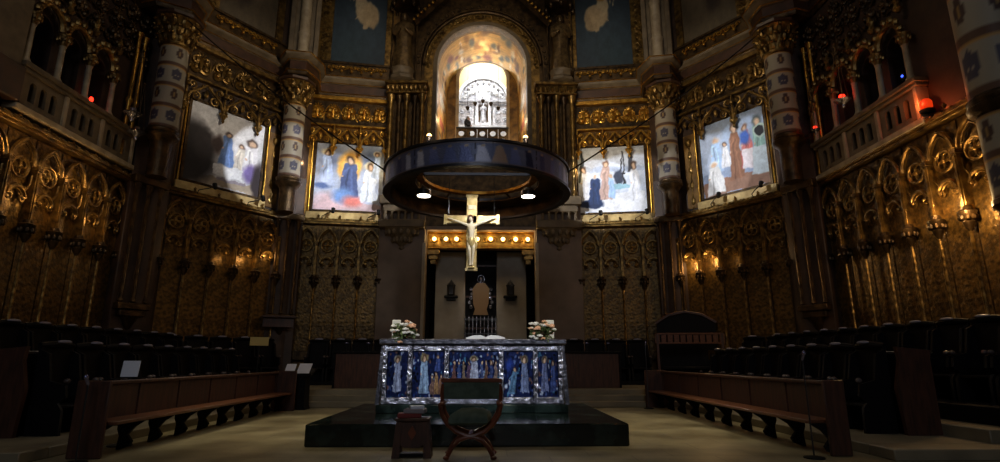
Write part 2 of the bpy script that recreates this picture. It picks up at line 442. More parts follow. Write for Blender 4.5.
def robed_figure(h, seed=0, wings=False, arms='front'):
    """one continuous robed stone figure with head, arms and folds"""
    b = MB(); rnd = random.Random(seed); n = 26
    prof = [(0.0, .165, .13), (.05, .16, .125), (.25, .135, .11), (.45, .12, .10), (.58, .125, .098), (.68, .135, .095), (.76, .145, .09), (.81, .12, .08), (.835, .055, .05), (.86, .042, .042)]
    vs = []; fs = []
    for k, (z, rx, ry) in enumerate(prof):
        for i in range(n):
            a = 2 * PI * i / n; fold = 1 + (0.09 * sin(7 * a + 1.3 * z * 3) + 0.05 * sin(11 * a + seed)) * max(0, 1 - z / 0.75)
            vs.append((rx * cos(a) * fold * h, ry * sin(a) * fold * h, z * h))
    for k in range(len(prof) - 1):
        for i in range(n): fs.append((k * n + i, k * n + (i + 1) % n, (k + 1) * n + (i + 1) % n, (k + 1) * n + i))
    fs += [tuple(range(n))[::-1], tuple((len(prof) - 1) * n + i for i in range(n))]
    b.add(vs, fs)
    b.ball((0, -.005 * h, .925 * h), .052 * h, .062 * h, .075 * h, 12, 8)
    b.ball((0, -.07 * h, .918 * h), .011 * h, .014 * h, .02 * h, 6, 4)          # nose
    for sx in (-1, 1):
        b.ball((sx * .022 * h, -.058 * h, .932 * h), .010 * h, .008 * h, .007 * h, 6, 4)
        sh = (sx * .11 * h, 0, .775 * h); el = (sx * .125 * h, -.06 * h, .61 * h)
        ha = (sx * .045 * h, -.145 * h, .64 * h) if arms == 'front' else (sx * .10 * h, -.15 * h, (.72 if sx > 0 else .55) * h)
        b.tube([sh, ((sh[0] + el[0]) / 2, -.02 * h, .69 * h), el], [.05 * h, .05 * h, .045 * h], 8)
        b.tube([el, ((el[0] + ha[0]) / 2, (el[1] + ha[1]) / 2, (el[2] + ha[2]) / 2), ha], [.045 * h, .042 * h, .026 * h], 8)
        b.ball(ha, .024 * h, .03 * h, .02 * h, 7, 5)
    b.ball((0, .012 * h, .94 * h), .058 * h, .062 * h, .072 * h, 12, 6)           # veil / hair mass
    return b


def skin_mesh(name, joints, edges, root, sub=2):
    """a body grown over a skeleton: joints name -> (x, y, z, radius)"""
    keys = list(joints); me = bpy.data.meshes.new(name)
    me.from_pydata([joints[k][:3] for k in keys], [(keys.index(a), keys.index(b)) for a, b in edges], [])
    o = bpy.data.objects.new('tmp_body', me); COL.objects.link(o)
    sk = o.modifiers.new('s', 'SKIN'); sk.use_smooth_shade = True
    sb = o.modifiers.new('d', 'SUBSURF'); sb.levels = sub; sb.render_levels = sub
    for k, d in zip(keys, me.skin_vertices[0].data):
        r = joints[k][3]; d.radius = (r if not isinstance(r, tuple) else r)[:] if isinstance(r, tuple) else (r, r)
        d.use_root = (k == root)
    dg = bpy.context.evaluated_depsgraph_get(); dg.update()
    out = bpy.data.meshes.new_from_object(o.evaluated_get(dg)); out.name = name
    out.polygons.foreach_set('use_smooth', [True] * len(out.polygons))
    bpy.data.objects.remove(o); return out


# ================================================================== SETTING
b = MB().box(-16, 16, -16, 30, -0.3, 0); ST('floor', b, M['floor'])
# presbytery floor and steps
for i, (y, z) in enumerate([(16.7, .16), (17.05, .32), (17.4, .48)]):
    ST('trim_%d' % (i + 1), MB().box(-6.2, 6.2, y, 27.5 if i == 2 else y + .36, 0, z, bev=.015), M['step'])
# tiers under the choir stalls
n = 4
for sx in (-1, 1):
    for (x0, x1, y0, y1, z1) in [(5.9, 11.3, 7.9, 8.42, .15), (5.9, 7.75, 8.42, 17.3, .15), (7.75, 11.3, 8.42, 21.6, .34), (6.2, 7.75, 17.3, 23.0, .34)]:
        ST('trim_%d' % n, MB().box(min(sx * x0, sx * x1), max(sx * x0, sx * x1), y0, y1, 0, z1, bev=.012), M['step']); n += 1

for k, nm in (('SL', 'left'), ('AL', 'apse_left'), ('BL', 'back_left'), ('BR', 'back_right'), ('AR', 'apse_right'), ('SR', 'right')):
    a, r, L = fac(k)
    x0, x1 = -.25, L + .25
    if k in ('SL',): x0 = -6
    if k in ('SR',): x1 = L + 6
    b = MB()
    if k in ('SL', 'SR'):
        # side walls: solid below the gallery, three round openings, solid above
        s0 = 4.1 if k == 'SL' else .6
        holes = []
        outer = [(x0, 0), (x1, 0), (x1, 20), (x0, 20)]
        for q in range(3 if k == 'SL' else 4):
            c = s0 + 1.0 * q
            holes.append([(p[0], p[1]) for p in arch_pts(c + .12, c + .88, 8.2, 9.65 if k == 'SL' else 9.45, 10)])
        b.prism(outer, 0, .45, holes)
        mm = M['wall']
    else:
        b.box(x0, x1, 0, .4, 0, 20); mm = M['wallpl'] if k[0] == 'B' else M['wall']
    o = ST('wall_' + nm, b, mm); o.location = (a.x, a.y, 0); o.rotation_euler = (0, 0, r)
    if k in ('SL', 'SR'):   # dim gallery passage behind the openings
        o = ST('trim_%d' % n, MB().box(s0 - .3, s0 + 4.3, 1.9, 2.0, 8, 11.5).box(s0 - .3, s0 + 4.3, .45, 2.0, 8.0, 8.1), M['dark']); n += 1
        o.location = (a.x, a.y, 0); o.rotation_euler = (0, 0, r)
for sx in (-1, 1):
    for (x, y) in ((11.1, 17.7), (8.05, 22.0)):
        ST('trim_%d' % n, MB().lathe([(.75, 0), (.75, 20)], 12, Matrix.Translation((sx * x, y, 0))), M['wall']); n += 1
# centre wall with the great arch and the opening under the crown
R1 = 2.05; ZS = 14.5
outer = [(-4.15, 6.9), (4.15, 6.9), (4.15, 20), (-4.15, 20)]
hole = arch_pts(-R1, R1, 10.6, ZS, 24)
ST('wall_back_centre', MB().prism(outer, 22.75, 23.2, [hole]), M['golddk'])
b = MB().box(-4.15, -2.3, 22.75, 23.2, 0, 6.9).box(2.3, 4.15, 22.75, 23.2, 0, 6.9).box(-2.3, 2.3, 22.75, 23.2, 6.75, 6.9)
ST('wall_back_lower', b, M['stone'])
# chamber behind the altar, under the beam
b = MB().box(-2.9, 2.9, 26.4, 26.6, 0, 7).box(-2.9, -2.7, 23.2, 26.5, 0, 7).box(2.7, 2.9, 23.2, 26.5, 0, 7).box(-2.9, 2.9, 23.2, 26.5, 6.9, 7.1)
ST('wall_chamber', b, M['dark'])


# cornices swept along the plan
def sweep(poly, prof):
    b = MB(); pts = [Vector(p) for p in poly]; m = len(pts); ns = []
    for i in range(m):
        ds = []
        if i > 0: ds.append((pts[i] - pts[i - 1]).normalized())
        if i < m - 1: ds.append((pts[i + 1] - pts[i]).normalized())
        nn = [Vector((d.y, -d.x)) for d in ds]
        if len(nn) == 2:
            q = (nn[0] + nn[1]).normalized(); c = max(.35, q.dot(nn[0])); ns.append(q / c)
        else: ns.append(nn[0])
    k = len(prof)
    for p, nn in zip(pts, ns):
        for o, z in prof: b.v.append((p.x + nn.x * o, p.y + nn.y * o, z))
    for i in range(m - 1):
        for j in range(k):
            b.f.append((i * k + j, i * k + (j + 1) % k, (i + 1) * k + (j + 1) % k, (i + 1) * k + j))
    b.f += [tuple(range(k)), tuple((m - 1) * k + j for j in range(k))[::-1]]
    return b


def plan(side):
    L = [(-11.2, 2.5), (-11.2, 16.2), (-10.55, 16.0), (-9.75, 16.5), (-9.75, 17.25), (-10.45, 18.1), (-8.2, 21.2), (-8.2, 20.9), (-7.75, 20.3), (-7.15, 20.4), (-6.95, 21.2), (-7.2, 22.2), (-4.15, 22.69)]
    if side == 'L': return L
    return [(-x, y) for x, y in L[::-1]]


for sd in 'LR':
    ST('trim_%d' % n, sweep(plan(sd), [(-.3, 12.62), (.05, 12.62), (.1, 12.7), (.1, 12.78), (.04, 12.84), (-.3, 12.84)]), M['golddk']); n += 1
    ST('trim_%d' % n, sweep(plan(sd), [(-.3, 12.84), (.02, 12.84), (.02, 13.22), (-.3, 13.22)]), M['redmarble']); n += 1
    ST('trim_%d' % n, sweep(plan(sd), [(-.3, 13.22), (.06, 13.22), (.12, 13.3), (.22, 13.36), (.26, 13.46), (.26, 13.52), (.1, 13.56), (-.3, 13.56)]), M['creamdk']); n += 1
for sd in 'LR':
    for z_, o_ in ((12.76, .12), (13.24, .09), (13.5, .28)):
        ST('trim_%d' % n, sweep(plan(sd), [(-.1, z_), (o_, z_), (o_ + .03, z_ + .02), (o_, z_ + .04), (-.1, z_ + .04)]), M['goldbr']); n += 1
# upper walls' gilded dado above the cornice
for k in ('AL', 'BL', 'BR', 'AR'):
    a, r, L = fac(k)
    o = ST('trim_%d' % n, MB().box(-.1, L + .1, -.16, .02, 13.5, 14.25).box(-.1, L + .1, -.22, .02, 14.18, 14.28), M['golddk']); n += 1
    o.location = (a.x, a.y, 0); o.rotation_euler = (0, 0, r)

# ================================================================== GILDED ARCADES
ZB, ZT = 1.7, 6.95
_cache = {}


def bay_meshes(w):
    key = round(w, 2)
    if key in _cache: return _cache[key]
    d = {}
    d['panel'] = MB().box(0.02, w - .02, -.03, .0, ZB, 6.8).mesh('panel')
    # thin turned colonnette, below the knop
    pr = [(.075, ZB), (.075, ZB + .12), (.04, ZB + .2), (.035, ZB + .9)]
    for q in range(7): pr += [(.036, ZB + .95 + q * .2), (.05, ZB + 1.0 + q * .2), (.036, ZB + 1.05 + q * .2)]
    pr += [(.036, 4.2), (.06, 4.28)]
    d['colonnette'] = MB().lathe(pr, 8, Matrix.Translation((0, -.2, 0))).mesh('colonnette')
    kb = MB().lathe([(.03, 4.12), (.10, 4.26), (.12, 4.34), (.09, 4.38), (.17, 4.5), (.19, 4.58), (.12, 4.62), (.1, 4.7)], 10, Matrix.Translation((0, -.2, 0)))
    for q in range(8):
        a = 2 * PI * q / 8; kb.ball((.15 * cos(a), -.2 + .15 * sin(a), 4.44), .045, .045, .07, 6, 4)
    d['knop'] = kb.mesh('knop')
    d['pilaster_strip'] = MB().box(-.055, .055, -.24, 0, 4.62, 6.1, bev=.01).box(-.075, .075, -.27, 0, 5.95, 6.06, bev=.01).box(-.03, .03, -.27, -.24, 4.7, 5.9).mesh('pilaster_strip')
    t = MB()
    pa = pointed(.06, w - .06, 6.06, 8, .92)
    t.tube([(p[0], -.16, p[1]) for p in pa], .05, 6); t.tube([(p[0] * .86 + w * .07, -.13, (p[1] - 6.06) * .86 + 6.04) for p in pa], .028, 5)
    cx, cz, cr = w / 2, 5.93, w * .29
    t.tube([(cx + cr * cos(2 * PI * i / 20), -.12, cz + cr * sin(2 * PI * i / 20)) for i in range(20)], .032, 6, closed=True)
    for q in range(4):
        a = PI / 4 + q * PI / 2; x, z = cx + cr * .46 * cos(a), cz + cr * .46 * sin(a)
        t.tube([(x + cr * .42 * cos(2 * PI * i / 10), -.11, z + cr * .42 * sin(2 * PI * i / 10)) for i in range(10)], .02, 5, closed=True)
    t.ball((cx, -.13, cz), .06, .05, .06, 8, 5)
    # lower round arch hung between the strips with curled ends
    ar = w * .30; az = 5.2
    t.tube([(cx + ar * cos(PI * i / 12), -.15, az + ar * .95 * sin(PI * i / 12)) for i in range(13)], .045, 6)
    t.tube([(cx + ar * .72 * cos(PI * i / 12), -.12, az + ar * .70 * sin(PI * i / 12)) for i in range(13)], .022, 5)
    for d_ in (-1, 1):
        t.scroll(cx + d_ * ar * .66, az - .02, .1, -d_, 1.2, .026, -.13, 0 if d_ > 0 else PI)
        t.tube([(cx + d_ * ar * .9, -.13, az + .18), (cx + d_ * (w / 2 - .08), -.13, az + .36), (cx + d_ * (w / 2 - .06), -.13, cz - .1)], .026, 5)
        t.tube([(cx + d_ * cr * .75, -.12, cz + cr * .7), (cx + d_ * (w / 2 - .1), -.13, 6.2)], .024, 5)
    d['tracery'] = t.mesh('tracery')
    _cache[key] = d; return d


def arcade(k, nb, x0, x1, label):
    a, r, L = fac(k); w = (x1 - x0) / nb
    t = T('gilded_arcade', label, 'arcade', (*fpt(k, x0), 0), r, 'gilded arcades behind the stalls')
    d = bay_meshes(w)
    for i in range(nb):
        P('panel', d['panel'], M['leather'], t, loc=(i * w, 0, 0)); P('tracery', d['tracery'], M['gold'], t, loc=(i * w, 0, 0))
    for i in range(nb + 1):
        P('colonnette', d['colonnette'], M['gold'], t, loc=(i * w, 0, 0)); P('knop', d['knop'], M['golddk'], t, loc=(i * w, 0, 0)); P('pilaster_strip', d['pilaster_strip'], M['gold'], t, loc=(i * w, 0, 0))
    W_ = nb * w
    P('top_rail', MB().box(-.05, W_ + .05, -.26, 0, 6.82, 6.9, bev=.01).box(-.05, W_ + .05, -.32, 0, 6.9, 6.98, bev=.01), M['gold'], t)
    c = MB()
    for i in range(nb * 3):
        x = (i + .5) * w / 3
        if i == 0: c.box(-.05, W_ + .05, -.3, -.18, 6.97, 7.0)
        c.box(x - .09, x + .09, -.31, -.2, 6.98, 7.04, bev=.01)
    for i in range(nb + 1): c.lathe([(.05, 6.98), (.07, 7.04), (.03, 7.1), (.05, 7.16), (.01, 7.22)], 7, Matrix.Translation((i * w, -.24, 0)))
    P('cresting', c, M['gold'], t)
    P('base_rail', MB().box(-.05, W_ + .05, -.3, 0, ZB - .35, ZB, bev=.015), M['golddk'], t)
    return t


arcade('SL', 9, .78, 8.58, 'gilded arcade of nine bays on the left side wall below the gallery')
arcade('AL', 5, .02, 4.30, 'gilded arcade on the left slanting wall, left of the corner pier')
arcade('BL', 4, .02, 3.45, 'gilded arcade of four bays immediately left of the left stone pilaster')
arcade('BR', 4, .08, 3.52, 'gilded arcade of four bays immediately right of the right stone pilaster')
arcade('AR', 5, .12, 4.42, 'gilded arcade on the right slanting wall with one lit glowing bay')
arcade('SR', 9, .22, 8.02, 'gilded arcade of nine bays on the right side wall below the gallery')
# small lamps fixed inside arcade bays (they give the warm glows on the panels)
k_ = 0
for k, s, y, z, pw in [('SR', 3.9, -.55, 4.6, 7), ('SR', 4.95, -.55, 4.9, 44), ('SR', 5.7, -.55, 4.5, 54), ('AR', .66, -.34, 4.95, 26), ('AR', 1.5, -.34, 5.0, 22), ('AR', 2.4, -.35, 4.9, 2.5),
                       ('SL', 5.15, -.6, 5.3, 13), ('SL', 6.2, -.6, 6.2, 10), ('SL', 7.2, -.5, 5.2, 4), ('AL', 3.0, -.32, 5.0, 7), ('AL', 3.9, -.32, 5.3, 8), ('AL', 2.2, -.32, 4.9, 2.5), ('SL', 4.3, -.6, 6.4, 9), ('SR', 5.2, -.7, 6.3, 9)]:
    lamp('arcade_lamp_light', 'POINT', (*fpt(k, s, y), z), pw, WARM, shadow_soft_size=.04)

# ================================================================== CORNER PIERS AND PAINTED COLUMNS
def col_paint(U, V):
    base = np.empty(U.shape + (3,)); base[:] = (150, 140, 122)
    rows = 4; vv = V * rows; row = np.floor(vv).astype(int) % 2; fv = vv - np.floor(vv); n_ = 5; fu = (U * n_) % 1.0
    band = (fv < .16); base[band] = (88, 60, 44)
    edge = (np.abs(fv - .19) < .02) | (np.abs(fv - .97) < .03); base[edge] = (170, 130, 70)
    dot = (row == 1) & (np.hypot((fu - .5) * 1.1, (fv - .6) * .75) < .2); base[dot] = (66, 44, 38)
    d2 = (row == 1) & (np.hypot((fu - .5) * 1.1, (fv - .6) * .75) < .08); base[d2] = (150, 120, 70)
    a_ = np.abs(fu - .5)
    sh = (row == 0) & ((np.hypot((fu - .5) / .10, (fv - .66) / .22) < 1) | (np.hypot((a_ - .2) / .09, (fv - .6) / .15) < 1) | (np.hypot((a_ - .12) / .14, (fv - .36) / .07) < 1) | ((a_ < .3) & (np.abs(fv - .47) < .03)))
    base[sh] = (62, 58, 74)
    return base


def corner_column(loc, rz, label, zb, zt, r=.42):
    t = T('painted_column', label, 'column', (loc[0], loc[1], zb - .6), rz, 'painted columns on the piers'); o = zb - .6
    P('shaft', pgrid(60, 72, lambda u, v: (r * sin(2 * PI * u), -r * cos(2 * PI * u), .6 + v * (zt - zb)), col_paint), M['colpaint'], t)
    P('base', MB().lathe([(r * .72, min(.05, 7.0 - o)), (r * .72, .1), (r * .85, .22), (r + .06, .32), (r + .08, .4), (r + .02, .44), (r + .06, .5), (r + .06, .56), (r, .62)], 20), M['golddk'], t, 'dark gilded hanging base')
    h = zt - zb + .6
    if r > .5:
        P('lower_shaft', pgrid(60, 36, lambda u, v: (.9 * r * sin(2 * PI * u), -.9 * r * cos(2 * PI * u), -1.55 + v * 1.75), lambda U, V: col_paint(U, V * .5)), M['colpaint'], t)
        P('pendant', MB().lathe([(.02, -2.4), (.1, -2.3), (.12, -2.15), (.3, -1.8), (.5, -1.6), (.5, -1.5), (.44, -1.46)], 20), M['golddk'], t)
    c = MB().lathe([(r, h - .02), (r + .06, h + .02), (r + .06, h + .1), (r - .02, h + .14), (r, h + .5), (r + .12, h + .8), (r + .28, h + .95)], 20)
    rnd = random.Random(3)
    for q in range(3):
        for i in range(12):
            a = 2 * PI * (i + .5 * q) / 12; rr = r + .05 + .06 * q; z = h + .25 + q * .26
            mx = Matrix.Translation((rr * cos(a), rr * sin(a), z)) @ Matrix.Rotation(a, 4, 'Z') @ Matrix.Rotation(.35, 4, 'Y')
            c.ball((0, 0, 0), .07, .09, .17, 6, 5, mx); c.ball((.08, 0, .14), .06, .07, .05, 6, 4, mx)
    P('capital', c, M['gold'], t)
    P('abacus', MB().lathe([(r + .24, h + .95), (r + .34, h + 1.0), (r + .34, h + 1.1), (r + .2, h + 1.14)], 8), M['redmarble'], t)
    return t


corner_column((-7.65, 20.95), 0.1, 'white painted column with dark shields between the two left paintings', 8.4, 11.45)
corner_column((7.65, 20.95), 0.1, 'white painted column with dark shields between the two right paintings', 8.4, 11.45)
corner_column((-10.25, 16.8), 0.3, 'white painted column with shields at left, beside the left gallery', 8.6, 11.5)
corner_column((10.25, 16.8), 0.3, 'white painted column with shields at right, beside the right gallery', 8.6, 11.5)
corner_column((10.5, 9.75), 0.3, 'largest nearest white painted column above the right arcade', 6.45, 11.2, .52)



def pier(loc, rz, label):
    t = T('corner_pier', label, 'pier', (loc[0], loc[1], .34), rz, 'dark piers between the arcades')
    P('core', MB().box(-.55, .55, -.1, .6, 0, 8.3, bev=.03), M['wall'], t)
    for x in (-.38, 0, .38):
        P('colonnette', MB().lathe([(.05, 2.7), (.09, 2.75), (.05, 2.85), (.055, 6.2), (.09, 6.3), (.11, 6.45)], 8, Matrix.Translation((x, -.2, 0))), M['golddk'], t)
    P('corbel', MB().box(-.5, .5, -.34, -.1, 2.5, 2.7, bev=.02).box(-.4, .4, -.28, -.1, 2.3, 2.5, bev=.02).lathe([(.02, 1.9), (.1, 1.98), (.2, 2.2), (.24, 2.3)], 10, Matrix.Translation((0, -.12, 0))), M['golddk'], t)
    P('head_block', MB().box(-.58, .58, -.36, -.1, 6.45, 6.7, bev=.02), M['golddk'], t)
    return t


pier((-7.72, 21.55), .45, 'dark pier with slim colonnettes under the column between the two left paintings')
pier((7.72, 21.55), -.45, 'dark pier with slim colonnettes under the column between the two right paintings')
pier((-10.75, 17.15), 1.15, 'dark pier with slim colonnettes at the far end of the left side wall')
pier((10.75, 17.15), -1.15, 'dark pier with slim colonnettes at the far end of the right side wall')
# upper white pilaster clusters above the corner columns
for sx, sd in ((-1, 'left'), (1, 'right')):
    t = T('pilaster_cluster', 'tall pale pilaster cluster with round shaft on the %s cornice, beside the %s blue mosaic' % (sd, sd), 'pilaster', (sx * 7.6, 21.1, 13.56), -sx * .4)
    P('backing', MB().box(-.62, .62, .1, .9, 0, 6.4, bev=.03), M['creamdk'], t)
    P('shaft', MB().lathe([(.3, 0), (.3, .12), (.24, .2), (.23, 1.2), (.26, 1.24), (.26, 1.36), (.22, 1.4), (.22, 3), (.25, 3.04), (.25, 3.16), (.22, 3.2), (.21, 6.4)], 16, Matrix.Translation((0, -.05, 0))), M['cream'], t)
    for x in (-.5, .5):
        P('side_strip', MB().box(x - .1, x + .1, -.08, .12, 0, 6.4, bev=.02), M['creamdk'], t)

# ================================================================== PAINTINGS, CANOPIES, FRAMES
W_, B_, D_ = (226, 226, 232), (92, 120, 178), (46, 44, 52)
p1 = img((206, 206, 212), [('e', .5, .8, .8, .5, (214, 212, 214), .8), ('r', 0, 1, 0, .12, (176, 160, 140))] +
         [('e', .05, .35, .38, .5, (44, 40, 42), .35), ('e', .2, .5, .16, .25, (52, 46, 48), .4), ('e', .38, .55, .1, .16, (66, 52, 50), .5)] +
         figure(.52, .3, .45, .12, (104, 134, 190), hair=(50, 36, 34)) + figure(.7, .28, .36, .09, (214, 206, 196)) + figure(.86, .2, .55, .15, (228, 226, 232), hair=(60, 44, 40), lean=-.02) +
         [('e', .86, .28, .14, .16, (128, 110, 176), .4), ('r', .34, .74, .16, .3, (236, 236, 240)), ('r', .42, .8, .1, .14, (150, 140, 150)), ('e', .97, .2, .1, .3, (50, 40, 44), .4)], seed=4)
p2 = img((186, 194, 214), [('e', .2, .75, .3, .3, (112, 122, 150), .8), ('e', .8, .8, .3, .3, (98, 112, 142), .8), ('r', 0, 1, 0, .1, (200, 176, 180)), ('e', .3, .12, .5, .2, (222, 190, 196), .6)] +
         [('e', .5, .66, .2, .3, (236, 176, 84), .3), ('e', .5, .62, .13, .22, (248, 220, 150), .5)] + figure(.5, .2, .62, .17, (78, 92, 136), hair=(52, 40, 40)) +
         [('e', .42, .22, .22, .16, (120, 156, 214), .5), ('e', .56, .14, .2, .12, (226, 130, 120), .6)] +
         figure(.16, .36, .56, .13, (170, 186, 222), halo=(236, 216, 170)) + [('e', .16, .42, .22, .14, (196, 208, 236), .6), ('e', .1, .36, .18, .06, (90, 110, 160), .6)] +
         figure(.8, .12, .6, .13, (228, 234, 246), halo=(244, 230, 190)) + figure(.9, .5, .42, .08, (176, 190, 214), halo=(226, 210, 180)), seed=5)
p3 = img((206, 214, 230), [('r', 0, 1, .0, .3, (232, 234, 240)), ('r', 0, 1, .62, .7, (176, 188, 212)), ('e', .5, .9, .7, .25, (226, 230, 240), .8), ('t', .06, .45, .05, .08, .95, .02, (46, 54, 58)), ('t', .78, .6, .04, .8, 1, .03, (70, 70, 78))] +
         [('e', .2, .13, .2, .08, (28, 46, 84), .2)] + figure(.26, .12, .5, .11, (34, 54, 96), hair=(226, 228, 236), skin=(200, 170, 150)) + figure(.42, .18, .62, .1, (190, 160, 150), hair=(104, 66, 46)) + figure(.5, .2, .38, .07, (166, 196, 236), hair=(200, 170, 140)) +
         [('t', .6, .4, .02, .66, .92, .012, (38, 38, 44)), ('t', .7, .4, .02, .67, .92, .012, (38, 38, 44)), ('r', .58, .72, .56, .6, (38, 38, 44)), ('e', .62, .52, .08, .14, (60, 66, 84), .3), ('r', .54, .78, .36, .42, (150, 190, 206))] +
         figure(.84, .16, .6, .1, (230, 232, 240)) + figure(.1, .2, .5, .08, (214, 214, 220)), seed=6)
p4 = img((150, 166, 196), [('e', .5, .85, .6, .4, (168, 186, 214), .8), ('r', 0, 1, 0, .2, (150, 112, 92)), ('r', .0, .36, .3, .9, (176, 190, 214))] +
         figure(.25, .3, .5, .12, (176, 204, 240), hair=(200, 190, 190)) + figure(.4, .34, .36, .08, (226, 228, 236)) + figure(.2, .02, .44, .16, (236, 236, 238), hair=(226, 226, 226)) +
         figure(.55, .14, .76, .12, (142, 98, 74), hair=(96, 66, 50)) + figure(.72, .26, .58, .1, (206, 120, 116), hair=(120, 80, 60)) + [('e', .7, .66, .09, .12, (72, 112, 206), .4)] +
         [('t', .72, .25, .1, .72, .5, .08, (230, 220, 226)), ('t', .62, .25, .015, .64, .5, .012, (170, 80, 76))] + figure(.9, .16, .74, .13, (140, 176, 170), hair=(70, 80, 80)) + [('e', .92, .7, .08, .09, (22, 24, 32), .3), ('o', .92, .7, .08, .015, (180, 200, 190)), ('t', .9, .14, .14, .9, .5, .1, (206, 218, 226))], seed=7)


def canopy(k, x0, x1, label, m):
    a, r, L = fac(k); w = x1 - x0
    t = T('carved_canopy', label, 'carving', (*fpt(k, x0), 10.1), r, 'carved gilded canopies over the paintings')
    key = ('can', round(w, 1))
    if key not in _cache:
        fr = carve_mesh(w, 1.1, int(w * 10), 5, 1, .062); fr.box(0, w, -.02, 0, .52, .58)
        fr = fr.mesh('scroll_frieze')
        lo = MB()
        nl = 3; lw = w / nl
        for i in range(nl):
            cx = (i + .5) * lw
            for d in (-1, 1):
                lo.tube([(cx + d * lw * .48, -.18, .18), (cx + d * lw * .40, -.2, .5), (cx + d * lw * .2, -.2, .72), (cx, -.22, .98)], [.06, .06, .055, .04], 6)
                lo.scroll(cx + d * lw * .25, .45, lw * .13, d, 1.3, .035, -.18, PI / 2)
                lo.scroll(cx + d * lw * .36, .86, lw * .12, -d, 1.3, .035, -.16, -PI / 2)
                lo.ball((cx + d * lw * .12, -.2, .86), .05, .06, .1, 6, 4)
            lo.ball((cx, -.2, .62), .09, .07, .16, 7, 5)
        for i in range(nl + 1):
            x = i * lw; lo.lathe([(.01, -.25), (.06, -.18), (.04, -.1), (.11, .0), (.14, .08), (.08, .14), (.1, .24), (.04, .5)], 8, Matrix.Translation((x, -.2, 0)))
            for q in range(6):
                a_ = q * PI / 3; lo.ball((x + .12 * cos(a_), -.2 + .12 * sin(a_), .1), .05, .05, .07, 6, 4)
            lo.tube([(x, -.2, .4), (x, -.2, 1.1)], .045, 6); lo.ball((x, -.24, .8), .08, .08, .1, 7, 5)
        _cache[key] = (fr, lo.mesh('pendant_arches'))
    fr, lo = _cache[key]
    P('scroll_frieze', fr, m, t, loc=(0, 0, 1.2)); P('backing', MB().box(0, w, -.01, 0, 1.2, 2.32), M['golddk'], t); P('pendant_arches', lo, m, t)
    P('moulding', MB().box(-.05, w + .05, -.2, 0, 1.1, 1.2, bev=.02).box(-.05, w + .05, -.22, 0, 2.32, 2.5, bev=.02), m, t)
    return t


PT = {'AL': (.48, 3.33, 'mural of robed figures with a blue-robed woman, half in shadow, leftmost of four', p1),
      'BL': (.58, 3.40, 'mural of a haloed figure between two white angels, left of the crown', p2),
      'BR': (.1, 2.98, 'mural with a dark blue kneeling figure and an easel, right of the crown', p3),
      'AR': (1.36, 3.98, 'mural with a brown-robed figure among pale figures, rightmost of four', p4)}
for k, (x0, x1, lab, pf) in PT.items():
    a, r, L = fac(k)
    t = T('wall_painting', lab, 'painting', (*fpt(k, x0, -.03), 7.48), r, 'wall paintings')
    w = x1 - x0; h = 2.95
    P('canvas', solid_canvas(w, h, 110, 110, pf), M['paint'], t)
    P('frame', MB().prism([(-.09, -.09), (w + .09, -.09), (w + .09, h + .09), (-.09, h + .09)], -.04, .03, [[(0.0, 0.0), (w, 0.0), (w, h), (0.0, h)]]), M['golddk'], t)
    for x in (-.17, w + .17):
        P('side_rod', MB().lathe([(.05, -.3), (.035, -.2), (.035, h), (.06, h + .1)], 8, Matrix.Translation((x, -.06, 0))), M['goldbr'], t)
    gm = M['goldbr'] if k[0] == 'B' else M['gold']
    canopy(k, .15, L - .1, 'carved gilded scroll canopy above the ' + lab.split(',')[0], gm)
    P('ledge', MB().box(-.25, w + .25, -.14, .03, -.42, -.12, bev=.02), M['ledge'], t, 'pale gilded ledge under the mural')
    # gilded side panels of the recess
    for s0_, s1_, w_ in ((max(-.15, x0 - .75), x0 - .22, 'left'), (x1 + .22, min(L + .1, x1 + .8), 'right')):
        if s1_ - s0_ > .15:
            tt = P('side_panel', MB().box(0, s1_ - s0_, -.05, 0, 0, 3.1, bev=.01), M['goldpanel'] if k[0] == 'B' else M['wallpl'], t, loc=(s0_ - x0, .03, -.28))
            ww = s1_ - s0_
            q = MB()
            q.box(ww / 2 - .03, ww / 2 + .03, -.08, -.04, .2, 2.9)
            for z in (0.3, .95, 1.6, 2.2): q.ball((ww / 2, -.06, z), min(.1, ww * .3), .05, .16, 7, 5)
            q.ball((ww / 2, -.08, 2.75), min(.14, ww * .4), .12, .18, 8, 6)
            P('boss', q, gm, tt)
    # two projector lamps on rods below each painting
    for i, s in enumerate((x0 + .45, x1 - .55)):
        pj = T('projector_lamp', 'small black projector under the %s end of the %s mural' % (('left', 'right')[i], {'AL': 'half-shadowed leftmost', 'BL': 'haloed figure', 'BR': 'easel', 'AR': 'brown-robed figure'}[k]), 'lamp', (*fpt(k, s), 6.98), r, 'projectors on the arcade rail')
        P('rod', MB().tube([(0, -.28, 0), (0, -.4, .12), (.25, -.55, .22), (.42, -.58, .3)], .018, 6), M['black'], pj)
        P('lamp_body', MB().lathe([(.02, -.1), (.07, -.08), (.08, .1), (.085, .12)], 10, Matrix.Translation((.45, -.58, .32)) @ Matrix.Rotation(-.5, 4, 'X')), M['black'], pj)
# uplighters near the gilded recesses right and left of the arch
for k, s in (('BL', .15), ('BL', 3.2), ('BR', .3), ('BR', 3.45)):
    lamp('recess_lamp_light', 'POINT', (*fpt(k, s, -.55), 9.3), 9, (1, .74, .36), shadow_soft_size=.05)

